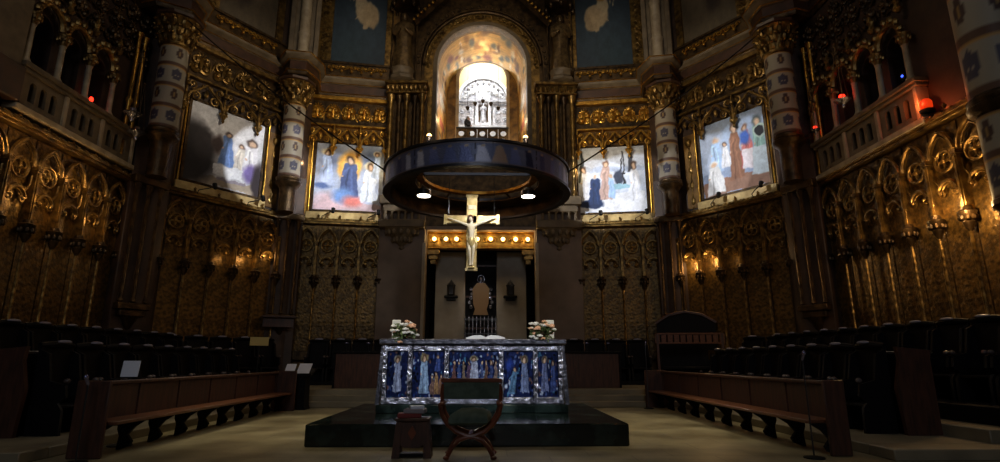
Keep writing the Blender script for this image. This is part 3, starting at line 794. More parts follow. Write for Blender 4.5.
# ================================================================== MOSAICS AND FRAMES ABOVE
mz = img((40, 50, 58), [('e', .5, .3, .7, .5, (56, 68, 76), .9), ('e', .3, .1, .5, .3, (50, 64, 70), .9)] +
         [('e', .62, .52, .24, .13, (168, 146, 112), .15), ('e', .5, .62, .12, .12, (176, 156, 122), .2), ('e', .72, .48, .14, .12, (160, 136, 102), .2), ('t', .6, .36, .04, .66, .6, .14, (170, 146, 110)), ('t', .38, .46, .02, .6, .6, .03, (176, 152, 118)), ('e', .55, .74, .09, .06, (190, 164, 130), .3),
          ('t', .3, .62, .012, .2, .86, .006, (180, 160, 120)), ('t', .36, .62, .012, .26, .9, .006, (180, 160, 120)), ('o', .52, .8, .12, .02, (150, 120, 60))], seed=8)
mz2 = img((96, 84, 66), [('e', .5, .5, .5, .4, (120, 104, 82), .6), ('e', .4, .4, .2, .3, (66, 54, 48), .4), ('e', .6, .55, .15, .25, (140, 116, 86), .4)], seed=9)
for k, x0, x1, lab, mirror, f in [('BL', .85, 3.2, 'blue mosaic with a pale flying angel, left of the arch', False, mz), ('BR', .25, 2.75, 'blue mosaic with a pale flying angel, right of the arch', True, mz),
                                  ('AL', .9, 3.3, 'brown framed mosaic high on the left slanting wall', False, mz2), ('AR', 1.1, 3.5, 'brown framed mosaic high on the right slanting wall', True, mz2)]:
    a, r, L = fac(k); w = x1 - x0; h = 5.0
    t = T('mosaic', lab, 'mosaic', (*fpt(k, x0, -.08), 14.3), r, 'mosaics above the cornice')
    P('field', solid_canvas(w, h, 60, 100, (lambda U, V, g=f: g(1 - U, V)) if mirror else f, .06), M['mosaic'], t)
    fr = MB().prism([(-.55, -.1), (w + .3, -.1), (w + .3, h + .3), (-.55, h + .3)] if not mirror else [(-.3, -.1), (w + .55, -.1), (w + .55, h + .3), (-.3, h + .3)], -.1, .06, [[(0, 0), (w, 0), (w, h), (0, h)]])
    xs = -.28 if not mirror else w + .28
    rnd = random.Random(5)
    for i in range(18):
        z = .1 + i * .28
        for d in (-1, 1): fr.scroll(xs + d * .09, z, .1, d, 1.1, .024, -.12, PI / 2)
    P('frame', fr, M['gold'], t)
    # row of studs on the dado under the mosaic
    st = MB().box(-.05, w + .05, -.07, -.05, -.5, -.26)
    for i in range(6): st.ball((.1 + i * w / 5.5, -.2, -.52), .07, .07, .07, 8, 5)
    for i in range(16): st.scroll(w * i / 15, -.32, .1, 1 if i % 2 else -1, 1.2, .026, -.12)
    P('stud_row', st, M['goldbr'], t)

# ================================================================== CENTRAL ARCH
def ring_arc(r0, r1, y0, y1, zc, zj, n=32):
    """archivolt band with jambs down to zj"""
    out = [(r1, zj)] + [(r1 * cos(PI * i / n), zc + r1 * sin(PI * i / n)) for i in range(n + 1)] + [(-r1, zj), (-r0, zj)] + [(r0 * cos(PI - PI * i / n), zc + r0 * sin(PI - PI * i / n)) for i in range(n + 1)] + [(r0, zj)]
    return MB().prism(out, y0, y1)


t = T('archivolt', 'great dark carved archivolt around the bright central opening', 'arch', (0, 22.75, 10.6))
zc = ZS - 10.6
P('inner_band', ring_arc(2.05, 2.22, -.1, .1, zc, 0), M['creamdk'], t)
o_ = ring_arc(2.24, 2.62, -.06, .1, zc, 0)
for i in range(25):
    a = PI * i / 24; mx = Matrix.Translation((2.43 * cos(a), -.1, zc + 2.43 * sin(a))) @ Matrix.Rotation(PI / 2 - a, 4, 'Y')
    o_.scroll(-.07, 0, .11, 1, 1.2, .028, 0, 0, mx); o_.scroll(.08, .05, .1, -1, 1.2, .028, 0, PI, mx)
P('carved_band', o_, M['gold'], t)
P('middle_roll', MB().tube([(2.68 * cos(PI * i / 32), -.12, zc + 2.68 * sin(PI * i / 32)) for i in range(33)], .07, 8), M['golddk'], t)
o_ = ring_arc(2.76, 3.05, -.2, .1, zc, 1.8)
for i in range(30):
    a = PI * i / 29; o_.ball((2.9 * cos(a), -.22, zc + 2.9 * sin(a)), .08, .07, .08, 6, 4)
P('outer_band', o_, M['golddk'], t)
# gable lines above
for sx, sd in ((-1, 'left'), (1, 'right')):
    t = T('gable_moulding', 'beaded gilded gable moulding rising from the %s statue over the arch' % sd, 'moulding', (sx * 3.1, 22.45, 16.4), 0)
    P('slope', MB().tube([(0, -.16, -.05), (-sx * 3.0, -.16, 3.18)], .15, 4), M['golddk'], t)
    q = MB()
    for i in range(18): q.ball((-sx * (.0 + i * .165), -.3, .05 + i * .178), .085, .085, .085, 6, 4)
    P('beading', q, M['goldbr'], t)
# vault behind the arch (barrel lined with gold mosaic)
VY0, VY1 = 23.1, 25.6
def vpos(u, v):
    s_ = u; y = VY0 + v * (VY1 - VY0); r = 2.05 - .25 * v
    Ltot = 2 * 3.9 + PI * r; d = s_ * Ltot
    if d < 3.9: return (r, y, ZS - 3.9 + d)
    if d > 3.9 + PI * r: return (-r, y, ZS - (d - 3.9 - PI * r))
    a = (d - 3.9) / r; return (r * cos(a), y, ZS + r * sin(a))
vp = [('r', 0, 1, 0, .06, (120, 90, 50)), ('r', 0, 1, .94, 1, (120, 90, 50))]
rnd = random.Random(17)
for i in range(150):
    x = rnd.random(); vp.append(('e', x, rnd.random(), rnd.uniform(.006, .022), rnd.uniform(.05, .2), rnd.choice([(232, 200, 130), (150, 104, 52), (226, 206, 168), (110, 76, 44), (190, 140, 66), (140, 84, 60), (96, 96, 84)]), .6))
for i, x in enumerate((.05, .12, .2, .8, .88, .95)):
    for q in figure(x, .25, .6, .022, ((206, 190, 160), (150, 84, 66), (220, 206, 180))[i % 3], halo=(240, 210, 120)): vp.append(q)
ST('trim_%d' % n, pgrid(260, 40, vpos, img((206, 162, 88), vp, .12, 3, .004, .003)), M['vaultpaint']); n += 1
ST('trim_%d' % n, MB().box(-2.05, 2.05, VY0, 25.2, 10.3, 10.6).box(-2.05, 2.05, 25.2, 25.42, 10.3, 11.5).box(-2.05, 2.05, 25.42, 29.2, 10.3, 11.9), M['creamdk']); n += 1      # passage floor
# end wall of the vault with the inner arch
r2 = 1.22; zs2 = 15.45
ST('wall_vault_end', MB().prism([(-2.05, 11.5), (2.05, 11.5), (2.05, 17), (-2.05, 17)], 25.6, 25.85, [arch_pts(-r2, r2, 11.55, zs2, 20)]), M['wallpl'])
t = T('arch_border', 'pale stone border of the small inner arch in front of the white shrine', 'arch', (0, 25.6, 11.5))
P('border', ring_arc(1.2, 1.36, -.08, 0, zs2 - 11.5, 0), M['cream'], t)
# shrine chamber
b = MB().box(-2.3, 2.3, 28.9, 29.1, 11.5, 19.6).box(-2.4, -2.2, 25.85, 29, 11.5, 19.6).box(2.2, 2.4, 25.85, 29, 11.5, 19.6).box(-2.4, 2.4, 25.85, 29.1, 19.5, 19.7)
ST('wall_shrine', b, M['white'])
t = T('retable', 'white carved retable with a gold tympanum and central niche inside the shrine', 'retable', (0, 28.85, 12.58))
P('base', MB().box(-1.6, 1.6, -.3, 0, 0, 1.6, bev=.03), M['white'], t)
tym = ring_arc(1.32, 1.5, -.2, 0, 3.2, 3.2)
for i in range(11):
    a = PI * (i + .5) / 11; tym.ball((1.12 * cos(a), -.12, 3.2 + 1.12 * sin(a)), .1, .08, .1, 7, 5)
for i in range(9):
    tym.scroll(-1.0 + .25 * i, 3.45 + .3 * sin(PI * i / 8), .14, 1 if i % 2 else -1, 1.3, .035, -.1)
P('arch_ring', tym, M['white'], t)
P('tympanum', MB().prism(arch_pts(-1.3, 1.3, 3.2, 3.21, 20), -.05, 0), M['silverpale'], t)
P('upper_wall', MB().prism([(-1.7, 3.2), (1.7, 3.2), (1.7, 6.6)] + [(-1.7, 6.6)], .0, .04), M['whitegold'], t, 'pale gold wall above the arch')
P('cornice', MB().box(-1.7, 1.7, -.32, 0, 3.0, 3.12, bev=.02).box(-1.6, 1.6, -.24, 0, 2.88, 3.0, bev=.02), M['silverpale'], t)
for x0 in (-1.5, .52):
    q = MB().box(x0, x0 + .98, -.14, 0, 1.6, 2.88, bev=.02)
    for i in range(2):
        for j in range(2): q.scroll(x0 + .27 + .44 * i, 1.95 + .55 * j, .17, 1 if i else -1, 1.3, .035, -.17)
    P('relief_panel', q, M['silverpale'], t)
P('niche', MB().prism([(-.45, 1.6), (.45, 1.6), (.45, 3.4), (0, 3.75), (-.45, 3.4)], -.3, -.02, [arch_pts(-.28, .28, 1.75, 2.9, 10)]), M['silverpale'], t)
P('niche_back', MB().box(-.44, .44, -.03, 0, 1.6, 3.3), M['golddk'], t)
st = robed_figure(1.2, 3); o_ = P('throned_figure', st, M['silverpale'], t, 'small pale figure in the niche', loc=(0, -.2, 1.76))
lamp('gable_projector_light', 'SPOT', (0, 12, 8.0), 900, (1.0, .85, .6), (0, 22.4, 17.6), spot_size=math.radians(26), spot_blend=1, shadow_soft_size=.2)
lamp('shrine_light', 'AREA', (0, 26.9, 18.6), 220, (0.93, 0.96, 1.0), (0, 28.6, 14.6), size=1.6)
lamp('shrine_light', 'POINT', (0, 26.9, 15.2), 70, (0.95, 0.97, 1.0), shadow_soft_size=.3)
for x in (-1.5, 1.5):
    lamp('vault_light', 'POINT', (x, 24.0, 12.4), 26, (1, .76, .44), shadow_soft_size=.12)
lamp('vault_light', 'POINT', (0, 24.6, 15.9), 20, (1, .74, .42), shadow_soft_size=.12)
# hanging oil lamps in front of the shrine
for i, (x, z, y) in enumerate([(-.78, 14.0, 26.1), (-.4, 14.35, 26.3), (0.0, 14.55, 26.4), (.42, 14.35, 26.3), (.80, 14.0, 26.1)]):
    t = T('hanging_oil_lamp', '%s hanging oil lamp in the arch before the white shrine' % ['far left', 'second from left', 'middle', 'second from right', 'far right'][i], 'lamp', (x, y, z), 0, 'oil lamps in the shrine arch')
    P('bowl', MB().lathe([(.01, -.14), (.05, -.1), (.1, 0), (.11, .06), (.07, .1)], 10), M['golddk'], t)
    P('chain', MB().tube([(0, 0, .08), (0, 0, 17.5 - z)], .012, 5), M['black'], t)
# gate / balustrade at the front edge
t = T('balustrade', 'dark pierced balustrade at the foot of the inner arch', 'balustrade', (0, 25.3, 11.5))
P('rail', MB().box(-1.3, 1.3, -.08, .08, 1.0, 1.08, bev=.02).box(-1.3, 1.3, -.06, .06, .0, .1), M['steel'], t)
for i in range(5):
    x = -1.04 + i * .52
    hole_ = [[(x + .15 * cos(2 * PI * q / 10) + dx, .55 + dz + .15 * sin(2 * PI * q / 10)) for q in range(10)] for dx, dz in ((0, .2), (0, -.2))]
    P('pierced_panel', MB().prism([(x - .25, .1), (x + .25, .1), (x + .25, 1.0), (x - .25, 1.0)], -.03, .03, hole_), M['golddk'], t)
# visitor in front of the shrine
t = T('person', 'person with grey hair in a dark jacket, seen from the side behind the balustrade', 'person', (-.78, 26.2, 11.9), 1.25)
hgt = 1.72
J = {'pel': (0, 0, .92, (.15, .11)), 'abd': (0, 0, 1.08, (.15, .11)), 'che': (0, -.02, 1.28, (.19, .12)), 'nek': (.02, -.03, 1.46, .06), 'hed': (.06, -.05, 1.58, (.085, .085)), 'top': (.07, -.05, 1.66, (.075, .075)),
     'shl': (-.2, 0, 1.38, .065), 'ell': (-.27, -.03, 1.12, .05), 'wrl': (-.2, -.25, 1.05, .035), 'hal': (-.17, -.33, 1.06, .03),
     'shr': (.2, 0, 1.38, .065), 'elr': (.27, -.05, 1.12, .05), 'wrr': (.2, -.27, 1.06, .035), 'har': (.17, -.35, 1.07, .03),
     'hpl': (-.1, 0, .86, .1), 'knl': (-.11, -.01, .48, .068), 'anl': (-.11, .02, .09, .045), 'tol': (-.12, -.16, .04, .035),
     'hpr': (.1, 0, .86, .1), 'knr': (.11, -.01, .48, .068), 'anr': (.11, .02, .09, .045), 'tor': (.12, -.16, .04, .035)}
E_ = [('pel', 'abd'), ('abd', 'che'), ('che', 'nek'), ('nek', 'hed'), ('hed', 'top'), ('che', 'shl'), ('shl', 'ell'), ('ell', 'wrl'), ('wrl', 'hal'), ('che', 'shr'), ('shr', 'elr'), ('elr', 'wrr'), ('wrr', 'har'),
      ('pel', 'hpl'), ('hpl', 'knl'), ('knl', 'anl'), ('anl', 'tol'), ('pel', 'hpr'), ('hpr', 'knr'), ('knr', 'anr'), ('anr', 'tor')]
P('body', skin_mesh('body', J, E_, 'pel'), M['skin'], t)
P('jacket', MB().lathe([(.2, .75), (.205, .95), (.2, 1.1), (.24, 1.3), (.23, 1.38), (.12, 1.46), (.08, 1.48)], 16, None, 1.0, .68, cap=False).tube([(-.21, 0, 1.39), (-.28, -.03, 1.12), (-.21, -.24, 1.05)], [.085, .072, .05], 8).tube([(.21, 0, 1.39), (.28, -.05, 1.12), (.21, -.26, 1.06)], [.085, .072, .05], 8), M['jacket'], t)
P('trousers', MB().tube([(-.1, 0, .9), (-.11, -.01, .5), (-.11, .02, .08)], [.125, .09, .075], 10).tube([(.1, 0, .9), (.11, -.01, .5), (.11, .02, .08)], [.125, .09, .075], 10), M['jacket'], t)
P('hair', MB().ball((.06, -.01, 1.645), .1, .1, .085, 12, 8).ball((.05, .05, 1.59), .085, .06, .08, 10, 6), M['hair'], t)

# statues on clustered columns either side of the arch
for sx, sd in ((-1, 'left'), (1, 'right')):
    t = T('statue', 'dark robed stone statue on the %s column cluster beside the arch' % sd, 'statue', (sx * 3.55, 22.25, 13.9), 0, 'statues beside the arch')
    P('figure', robed_figure(2.9, 1 + sx, arms='front'), M['statue'], t)
    P('plinth', MB().lathe([(.5, -.62), (.6, -.55), (.6, -.42), (.48, -.3), (.5, -.08), (.55, 0)], 8), M['creamdk'], t)
    t = T('statue_canopy', 'pierced gilded canopy above the %s statue' % sd, 'canopy', (sx * 3.55, 22.3, 17.2), 0, 'statue canopies')
    c = MB().lathe([(.62, 0), (.68, .1), (.6, .5), (.66, .56), (.5, 1.2), (.2, 2.2)], 8)
    for i in range(8):
        a = 2 * PI * i / 8; c.ball((.62 * cos(a), .62 * sin(a), -.08), .1, .1, .18, 6, 4); c.ball((.6 * cos(a), .6 * sin(a), .6), .06, .06, .3, 6, 4)
    P('hood', c, M['golddk'], t)
    for x in (-.55, .55):
        P('post', MB().lathe([(.06, -3.9), (.04, -3.8), (.04, -.1), (.07, 0)], 8, Matrix.Translation((x, .1, 0))), M['golddk'], t)
    t = T('column_cluster', 'cluster of dark gilded columns under the %s statue' % sd, 'column', (sx * 3.3, 22.4, 8.1), 0, 'column clusters beside the arch')
    for i, x in enumerate((-.68, -.34, 0, .34, .68)):
        pr = [(.14, 0), (.14, .15), (.1, .22)]
        for q in range(14): pr += [(.095, .3 + q * .28), (.112, .38 + q * .28), (.095, .46 + q * .28)]
        pr += [(.1, 4.3), (.16, 4.4), (.19, 4.6)]
        P('column', MB().lathe(pr, 10, Matrix.Translation((x, -.05 if i % 2 else -.2, 0))), M['gold'] if i % 2 == 0 else M['golddk'], t)
    c = MB().box(-.95, .95, -.5, .35, 5.05, 5.2, bev=.03).box(-.88, .88, -.42, .35, 4.62, 4.7, bev=.02)
    for i in range(9): c.ball((-.8 + .2 * i, -.38, 4.88), .1, .12, .16, 7, 5)
    c.box(-.8, .8, -.35, .35, 4.7, 5.05)
    P('capital', c, M['gold'], t)
    P('core', MB().box(-.88, .88, 0, .33, 0, 4.62), M['golddk'], t)

# ================================================================== PILASTERS, CORBELS, BEAM, CHAMBER
for sx, sd in ((-1, 'left'), (1, 'right')):
    t = T('stone_pilaster', 'broad plain dark stone pilaster behind the %s end of the altar' % sd, 'pilaster', (sx * 3.28, 22.5, .48), 0, 'stone pilasters')
    P('shaft', MB().box(-.95, .95, -.15, .25, 0, 7.4, bev=.03), M['stone'], t)
    P('edge_strip', MB().box(-sx * .95 - .07, -sx * .95 + .07, -.3, -.15, 0, 5.6, bev=.02), M['stonelt'], t)
    c = MB().box(-.95, .95, -.5, .2, 7.2, 7.6, bev=.04).box(-.8, .8, -.42, .2, 6.9, 7.2, bev=.03).box(-.95, .95, -.5, .2, 6.2, 6.55, bev=.04)
    for i in range(6): c.lathe([(.08, 6.55), (.06, 6.6), (.06, 6.85), (.09, 6.9)], 8, Matrix.Translation((-.7 + .28 * i, -.38, 0)))
    c.lathe([(.02, 5.3), (.1, 5.36), (.07, 5.45), (.3, 5.7), (.34, 5.78), (.55, 6.1), (.62, 6.2)], 12, Matrix.Translation((0, -.14, 0)), 1.25, .62)
    for q in range(2):
        for i in range(7):
            a = PI + PI * (i + .5) / 7; rr = .3 + .22 * q; c.ball((rr * 1.25 * cos(a), -.14 + rr * .62 * sin(a), 5.72 + .3 * q), .09, .08, .14, 6, 5)
    P('corbel', c, M['creamdk'], t, 'carved stone corbel')
t = T('gilded_beam', 'gilded beam with a row of lit round lamps below the crown', 'beam', (0, 23.4, 6.0))
P('beam', MB().box(-2.3, 2.3, -.15, .2, .12, .72, bev=.02), M['goldbr'], t)
P('top_moulding', MB().box(-2.3, 2.3, -.26, .2, .72, .86, bev=.02).box(-2.3, 2.3, -.22, .2, .02, .12, bev=.02), M['goldbr'], t)
q = MB()
for i in range(12):
    x = -2.1 + i * .38; q.scroll(x, .42, .13, 1 if i % 2 else -1, 1.2, .025, -.17)
P('scrollwork', q, M['goldbr'], t)
for i in range(8):
    x = [-2.0, -1.5, -1.05, -.15, .42, .95, 1.5, 2.02][i]
    bl = P('bulb', MB().ball((x, -.33, .42), .085, .085, .085, 12, 8), M['bulb'], t)
    P('socket', MB().lathe([(.1, 0), (.12, .05), (.06, .14)], 10, Matrix.Translation((x, -.28, .42)) @ Matrix.Rotation(-PI / 2, 4, 'X')), M['goldbr'], bl)
    if i % 2 == 0 or i == 7: lamp('beam_bulb_light', 'POINT', (x, 22.85, 6.5), 7, (1, .68, .3), shadow_soft_size=.08)
# stepped brackets at the ends of the beam
for sx, sd in ((-1, 'left'), (1, 'right')):
    t = T('beam_bracket', 'stepped gilded bracket under the %s end of the lamp beam' % sd, 'bracket', (sx * 2.05, 23.35, 5.35))
    P('steps', MB().box(-.28, .28, -.2, .2, .4, .62, bev=.02).box(-.2, .2, -.16, .2, .2, .4, bev=.02).box(-.12, .12, -.1, .2, 0, .2, bev=.02), M['gold'], t)
    t = T('stone_pier', 'pale grey square pier on the %s of the dark doorway behind the altar' % sd, 'pier', (sx * 1.36, 24.2, .48), 0, 'grey piers behind the altar')
    P('shaft', MB().box(-.66, .66, 0, .6, 0, 5.6, bev=.03), M['stonelt'], t)
    P('base', MB().box(-.72, .72, -.06, .6, 0, .4, bev=.03), M['stonelt'], t)
    t = T('bracket_lantern', 'small dark lantern on a bracket shelf on the %s grey pier' % sd, 'lantern', (sx * 1.3 , 24.15, 4.0), 0, 'bracket lanterns')
    P('shelf', MB().box(-.3, .3, -.2, .05, 0, .1, bev=.02).box(-.2, .2, -.12, .05, -.12, 0, bev=.02), M['black'], t)
    P('lantern', MB().lathe([(.1, .1), (.16, .14), (.17, .5), (.2, .55), (.06, .72), (.02, .8)], 6, Matrix.Translation((0, -.08, 0))), M['steel'], t)
# dark doorway screen with hanging emblem and glazed gate
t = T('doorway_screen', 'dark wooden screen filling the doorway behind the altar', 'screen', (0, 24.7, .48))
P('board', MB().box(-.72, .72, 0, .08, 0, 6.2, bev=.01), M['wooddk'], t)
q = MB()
for z in (2.2, 3.6, 5.0): q.box(-.72, .72, -.04, 0, z, z + .08)
P('rail', q, M['wood'], t)
t = T('throne_emblem', 'tan robe-shaped emblem with pale scalloped sides hanging in the dark doorway', 'emblem', (0, 24.55, 3.3))
P('robe', MB().prism([(-.34, 0), (.34, 0), (.26, .25), (.34, .5), (.38, 1.15), (.18, 1.42), (-.18, 1.42), (-.38, 1.15), (-.34, .5), (-.26, .25)], 0, .06), mat('tan_cloth', (150, 116, 76), .7), t)
for sx in (-1, 1):
    q = MB()
    for i in range(5): q.ball((sx * (.44 + .05 * sin(i * 1.6)), .03, .35 + i * .2), .08, .03, .09, 8, 5)
    P('scallop', q, M['silver'], t, 'pale scalloped border')
P('head_medallion', MB().tube([(.15 * cos(2 * PI * i / 16), .02, 1.6 + .17 * sin(2 * PI * i / 16)) for i in range(16)], .03, 6, closed=True).ball((0, .02, 1.58), .09, .04, .12, 8, 6), M['silver'], t)
lamp('doorway_lamp_light', 'SPOT', (0, 22.9, 6.0), 45, (.92, .92, 1.0), (0, 24.6, 3.6), spot_size=math.radians(50), spot_blend=.8, shadow_soft_size=.05)
t = T('glazed_gate', 'low shining metal and glass gate at the foot of the dark doorway', 'gate', (0, 24.0, .48))
P('rail', MB().box(-.7, .7, -.03, .03, 2.55, 2.63).box(-.7, .7, -.03, .03, 1.95, 2.0).box(-.7, .7, -.03, .03, .1, .16), M['steel'], t)
for i in range(9):
    P('bar', MB().lathe([(.025, 0), (.025, 2.5), (.04, 2.6), (.0, 2.75)], 6, Matrix.Translation((-.66 + i * .165, 0, 0))), M['silver'], t)

# ================================================================== CROWN, CROSS, CABLES
CY, CA, CB, CZ0, CZ1 = 14.4, 2.48, 2.5, 5.68, 6.36
def ell(a, k=1.0): return (CA * k * sin(a), -CB * k * cos(a))
fp = []
rnd = random.Random(11)
for i in range(40):
    x = i / 40 + .0125; fp += [('r', i / 40, i / 40 + .001, 0, 1, (30, 30, 40))] if i % 4 == 0 else []; c = rnd.choice([(110, 120, 170), (190, 190, 210), (70, 78, 120), (180, 150, 130), (140, 150, 200), (50, 54, 82), (210, 210, 225)])
    fp += [('t', x, .1, rnd.uniform(.006, .014), x + rnd.uniform(-.004, .004), .8, .006, c), ('e', x, .8, .004, .08, (170, 150, 130), .4)]
frz = img((104, 110, 140), fp + [('r', 0, 1, 0, .08, (120, 110, 110)), ('r', 0, 1, .92, 1, (120, 110, 110))], .03, 12, .0008, .002)
t = T('crown_baldachin', 'huge round crown with an enamelled blue frieze hanging over the altar', 'baldachin', (0, CY, CZ0))
H_ = CZ1 - CZ0
P('frieze', pgrid(520, 18, lambda u, v: (*ell(2 * PI * (u - .5)), .06 + v * (H_ - .12)), frz), M['friezepaint'], t)
def hoop(k0, k1, z0, z1, nn=96):
    b = MB()
    for i in range(nn):
        a = 2 * PI * i / nn
        b.v += [(*ell(a, k1), z0), (*ell(a, k0), z0), (*ell(a, k0), z1), (*ell(a, k1), z1)]
    for i in range(nn):
        j = (i + 1) % nn
        for q in range(4): b.f.append((i * 4 + q, i * 4 + (q + 1) % 4, j * 4 + (q + 1) % 4, j * 4 + q))
    return b
P('lower_rim', hoop(.95, 1.02, 0, .06), M['steel'], t); P('upper_rim', hoop(.95, 1.02, H_ - .06, H_), M['steel'], t)
P('hanger_bar', MB().box(-1.62, 1.62, -.25, -.19, H_ - .12, H_ - .05), M['steel'], t)
P('inner_band', hoop(.955, .975, .05, H_ - .05), M['golddk'], t)
P('inner_hoop', hoop(.60, .68, H_ - .12, H_ - .04), M['goldbr'], t)
sp = []
for i in range(12):
    a = 2 * PI * i / 12
    P('spoke', MB().tube([(*ell(a, .97), H_ * .6), (*ell(a, .64), H_ - .08)], .035, 6), M['golddk'], t)
q = hoop(.68, .95, H_ * .55, H_ * .6)
P('soffit', q, M['golddk'], t, 'dark gilded soffit')
for x in (-1.5, 1.43):
    dl = P('downlight', MB().lathe([(.21, .16), (.21, .3), (.1, .4)], 16, Matrix.Translation((x, .4, 0))), M['steel'], t)
    P('lamp_disc', MB().lathe([(.0001, .155), (.19, .155), (.19, .17), (.0001, .17)], 16, Matrix.Translation((x, .4, 0)), cap=False), M['disc'], dl)
    lamp('crown_downlight', 'SPOT', (x, CY + .4, CZ0 + .12), 260, (1, .93, .78), (x * 1.1, CY - 2.2, 0), spot_size=math.radians(100), spot_blend=.9, shadow_soft_size=.15)
for i, a in enumerate((-.46, .5)):
    x, y = ell(a, 1.0); y += CY
    t = T('votive_lamp', 'small lit lamp on the %s front of the crown rim' % ('left', 'right')[i], 'lamp', (x, y, CZ1), 0, 'votive lamps on the crown')
    P('cup', MB().lathe([(.02, 0), (.06, .02), (.05, .08), (.07, .14)], 10), M['silver'], t)
    P('flame', MB().ball((0, 0, .15), .06, .06, .07, 8, 6), M['bulb'], t)
    lamp('votive_lamp_light', 'POINT', (x, y - .15, CZ1 + .2), 2.2, (1, .7, .4), shadow_soft_size=.05)
# small warm lamps under the inner hoop
for a in (-.5, .5):
    x, y = ell(PI + a, .64); lamp('crown_inner_light', 'POINT', (x, CY + y * .5, CZ0 + .55), 6, (1, .6, .35), shadow_soft_size=.08)
t = T('crucifix', 'gilded crucifix with an ivory figure hanging under the crown over the altar', 'crucifix', (-.13, 14.2, 3.62), 0)
HT = 2.08
P('upright', MB().box(-.14, .14, 0, .06, 0, HT, bev=.015).box(-.16, .16, -.015, .06, 0, .08).box(-.16, .16, -.015, .06, HT - .07, HT), M['crossgold'], t)
P('crossbeam', MB().box(-.72, .72, 0, .06, 1.28, 1.5, bev=.015).box(-.74, -.66, -.015, .06, 1.26, 1.52).box(.66, .74, -.015, .06, 1.26, 1.52), M['crossgold'], t)
P('title_plate', MB().box(-.1, .1, -.03, 0, 1.66, 1.78, bev=.008), M['ivory'], t)
y_ = -.085
J = {'pel': (.0, y_, .80, (.085, .06)), 'abd': (.0, y_ - .01, .94, (.072, .055)), 'che': (0, y_ - .02, 1.14, (.105, .07)), 'nek': (0, y_ - .01, 1.29, .036), 'hed': (-.025, y_ - .045, 1.37, (.05, .055)), 'top': (-.035, y_ - .055, 1.44, (.046, .046)),
     'shl': (-.13, y_ - .01, 1.22, .042), 'ell': (-.36, y_, 1.31, .03), 'wrl': (-.56, y_ + .02, 1.385, .02), 'hal': (-.64, y_ + .035, 1.41, .02),
     'shr': (.13, y_ - .01, 1.22, .042), 'elr': (.36, y_, 1.31, .03), 'wrr': (.56, y_ + .02, 1.385, .02), 'har': (.64, y_ + .035, 1.41, .02),
     'hpl': (-.06, y_, .75, .058), 'knl': (-.045, y_ - .06, .50, .042), 'anl': (-.025, y_, .20, .026), 'tol': (-.02, y_ - .03, .11, .024),
     'hpr': (.06, y_, .75, .058), 'knr': (.055, y_ - .06, .50, .042), 'anr': (.03, y_ - .02, .21, .026), 'tor': (.03, y_ - .05, .12, .024)}
cp = P('corpus', skin_mesh('corpus', J, E_, 'pel'), M['ivory'], t, 'ivory figure with outstretched arms')
P('loincloth', MB().lathe([(.075, .62), (.1, .66), (.105, .8), (.095, .86)], 14, Matrix.Translation((0, y_ - .005, 0)), 1.0, .85, cap=False).tube([(.09, y_ - .04, .82), (.13, y_ - .05, .7), (.12, y_ - .04, .56)], [.03, .035, .015], 7), M['crossgold'], cp)
P('hair', MB().ball((-.03, y_ - .03, 1.43), .06, .06, .06, 10, 6).ball((.02, y_ - .01, 1.36), .03, .035, .07, 7, 5).ball((-.075, y_ - .02, 1.36), .025, .035, .07, 7, 5), M['chairwood'], cp)
P('foot_rest', MB().box(-.08, .08, -.09, 0, .06, .1, bev=.01), M['crossgold'], t)
for x in (-.62, .6):
    tag(P('suspension_wire', MB().tube([(x - .13, 14.2, 5.12), (x - .13, 14.2, CZ1 - .06)], .008, 5), M['steel']), 'thin wire holding the %s arm of the crucifix' % ('left' if x < 0 else 'right'), 'wire', 'crucifix wires')
for (x0, y0), (x1, y1, z1), lab in [(ell(1.5), (10.4, 16.6, 13.0), 'dark cable from the right of the crown up to the right corner column'), (ell(-1.5), (-10.4, 16.6, 13.0), 'dark cable from the left of the crown up to the left corner column')]:
    A = Vector((x0, y0 + CY, CZ1)); B = Vector((x1, y1, z1))
    tag(P('cable', MB().tube([A.lerp(B, i / 10) + Vector((0, 0, -.25 * sin(PI * i / 10))) for i in range(11)], .022, 5), M['black']), lab, 'cable', 'cables holding the crown')

# ================================================================== ALTAR
ST('trim_%d' % n, MB().box(-2.6, 2.6, 9.3, 13.6, 0, .35, bev=.02), M['marble']); n += 1
AY = 11.2
t = T('altar', 'silver framed altar with blue enamel panels on dark marble steps', 'altar', (0.02, AY, .35))
P('plinth', MB().box(-1.86, 1.86, -.12, 1.3, 0, .16, bev=.015), M['marble'], t)
P('core', MB().box(-1.74, 1.74, .06, 1.2, .16, 1.3), M['dark'], t)
P('table_top', MB().box(-1.86, 1.86, -.1, 1.32, 1.30, 1.41, bev=.02), M['silverdk'], t)
fr = MB().box(-1.8, 1.8, -.02, .08, .16, .29, bev=.015).box(-1.8, 1.8, -.02, .08, 1.17, 1.29, bev=.015)
P('frame_rail', fr, M['silver'], t)
xs = [-1.8, -1.22, -.55, .55, 1.22, 1.8]
px = [-1.74, -1.24, -.52, .56, 1.24, 1.74]
for x in px:
    q = MB().box(x - .05, x + .05, -.04, .1, .16, 1.29, bev=.012)
    for i in range(9): q.ball((x, -.045, .24 + i * .12), .032, .022, .045, 7, 5)
    P('post', q, M['silver'], t)
rnd = random.Random(21)
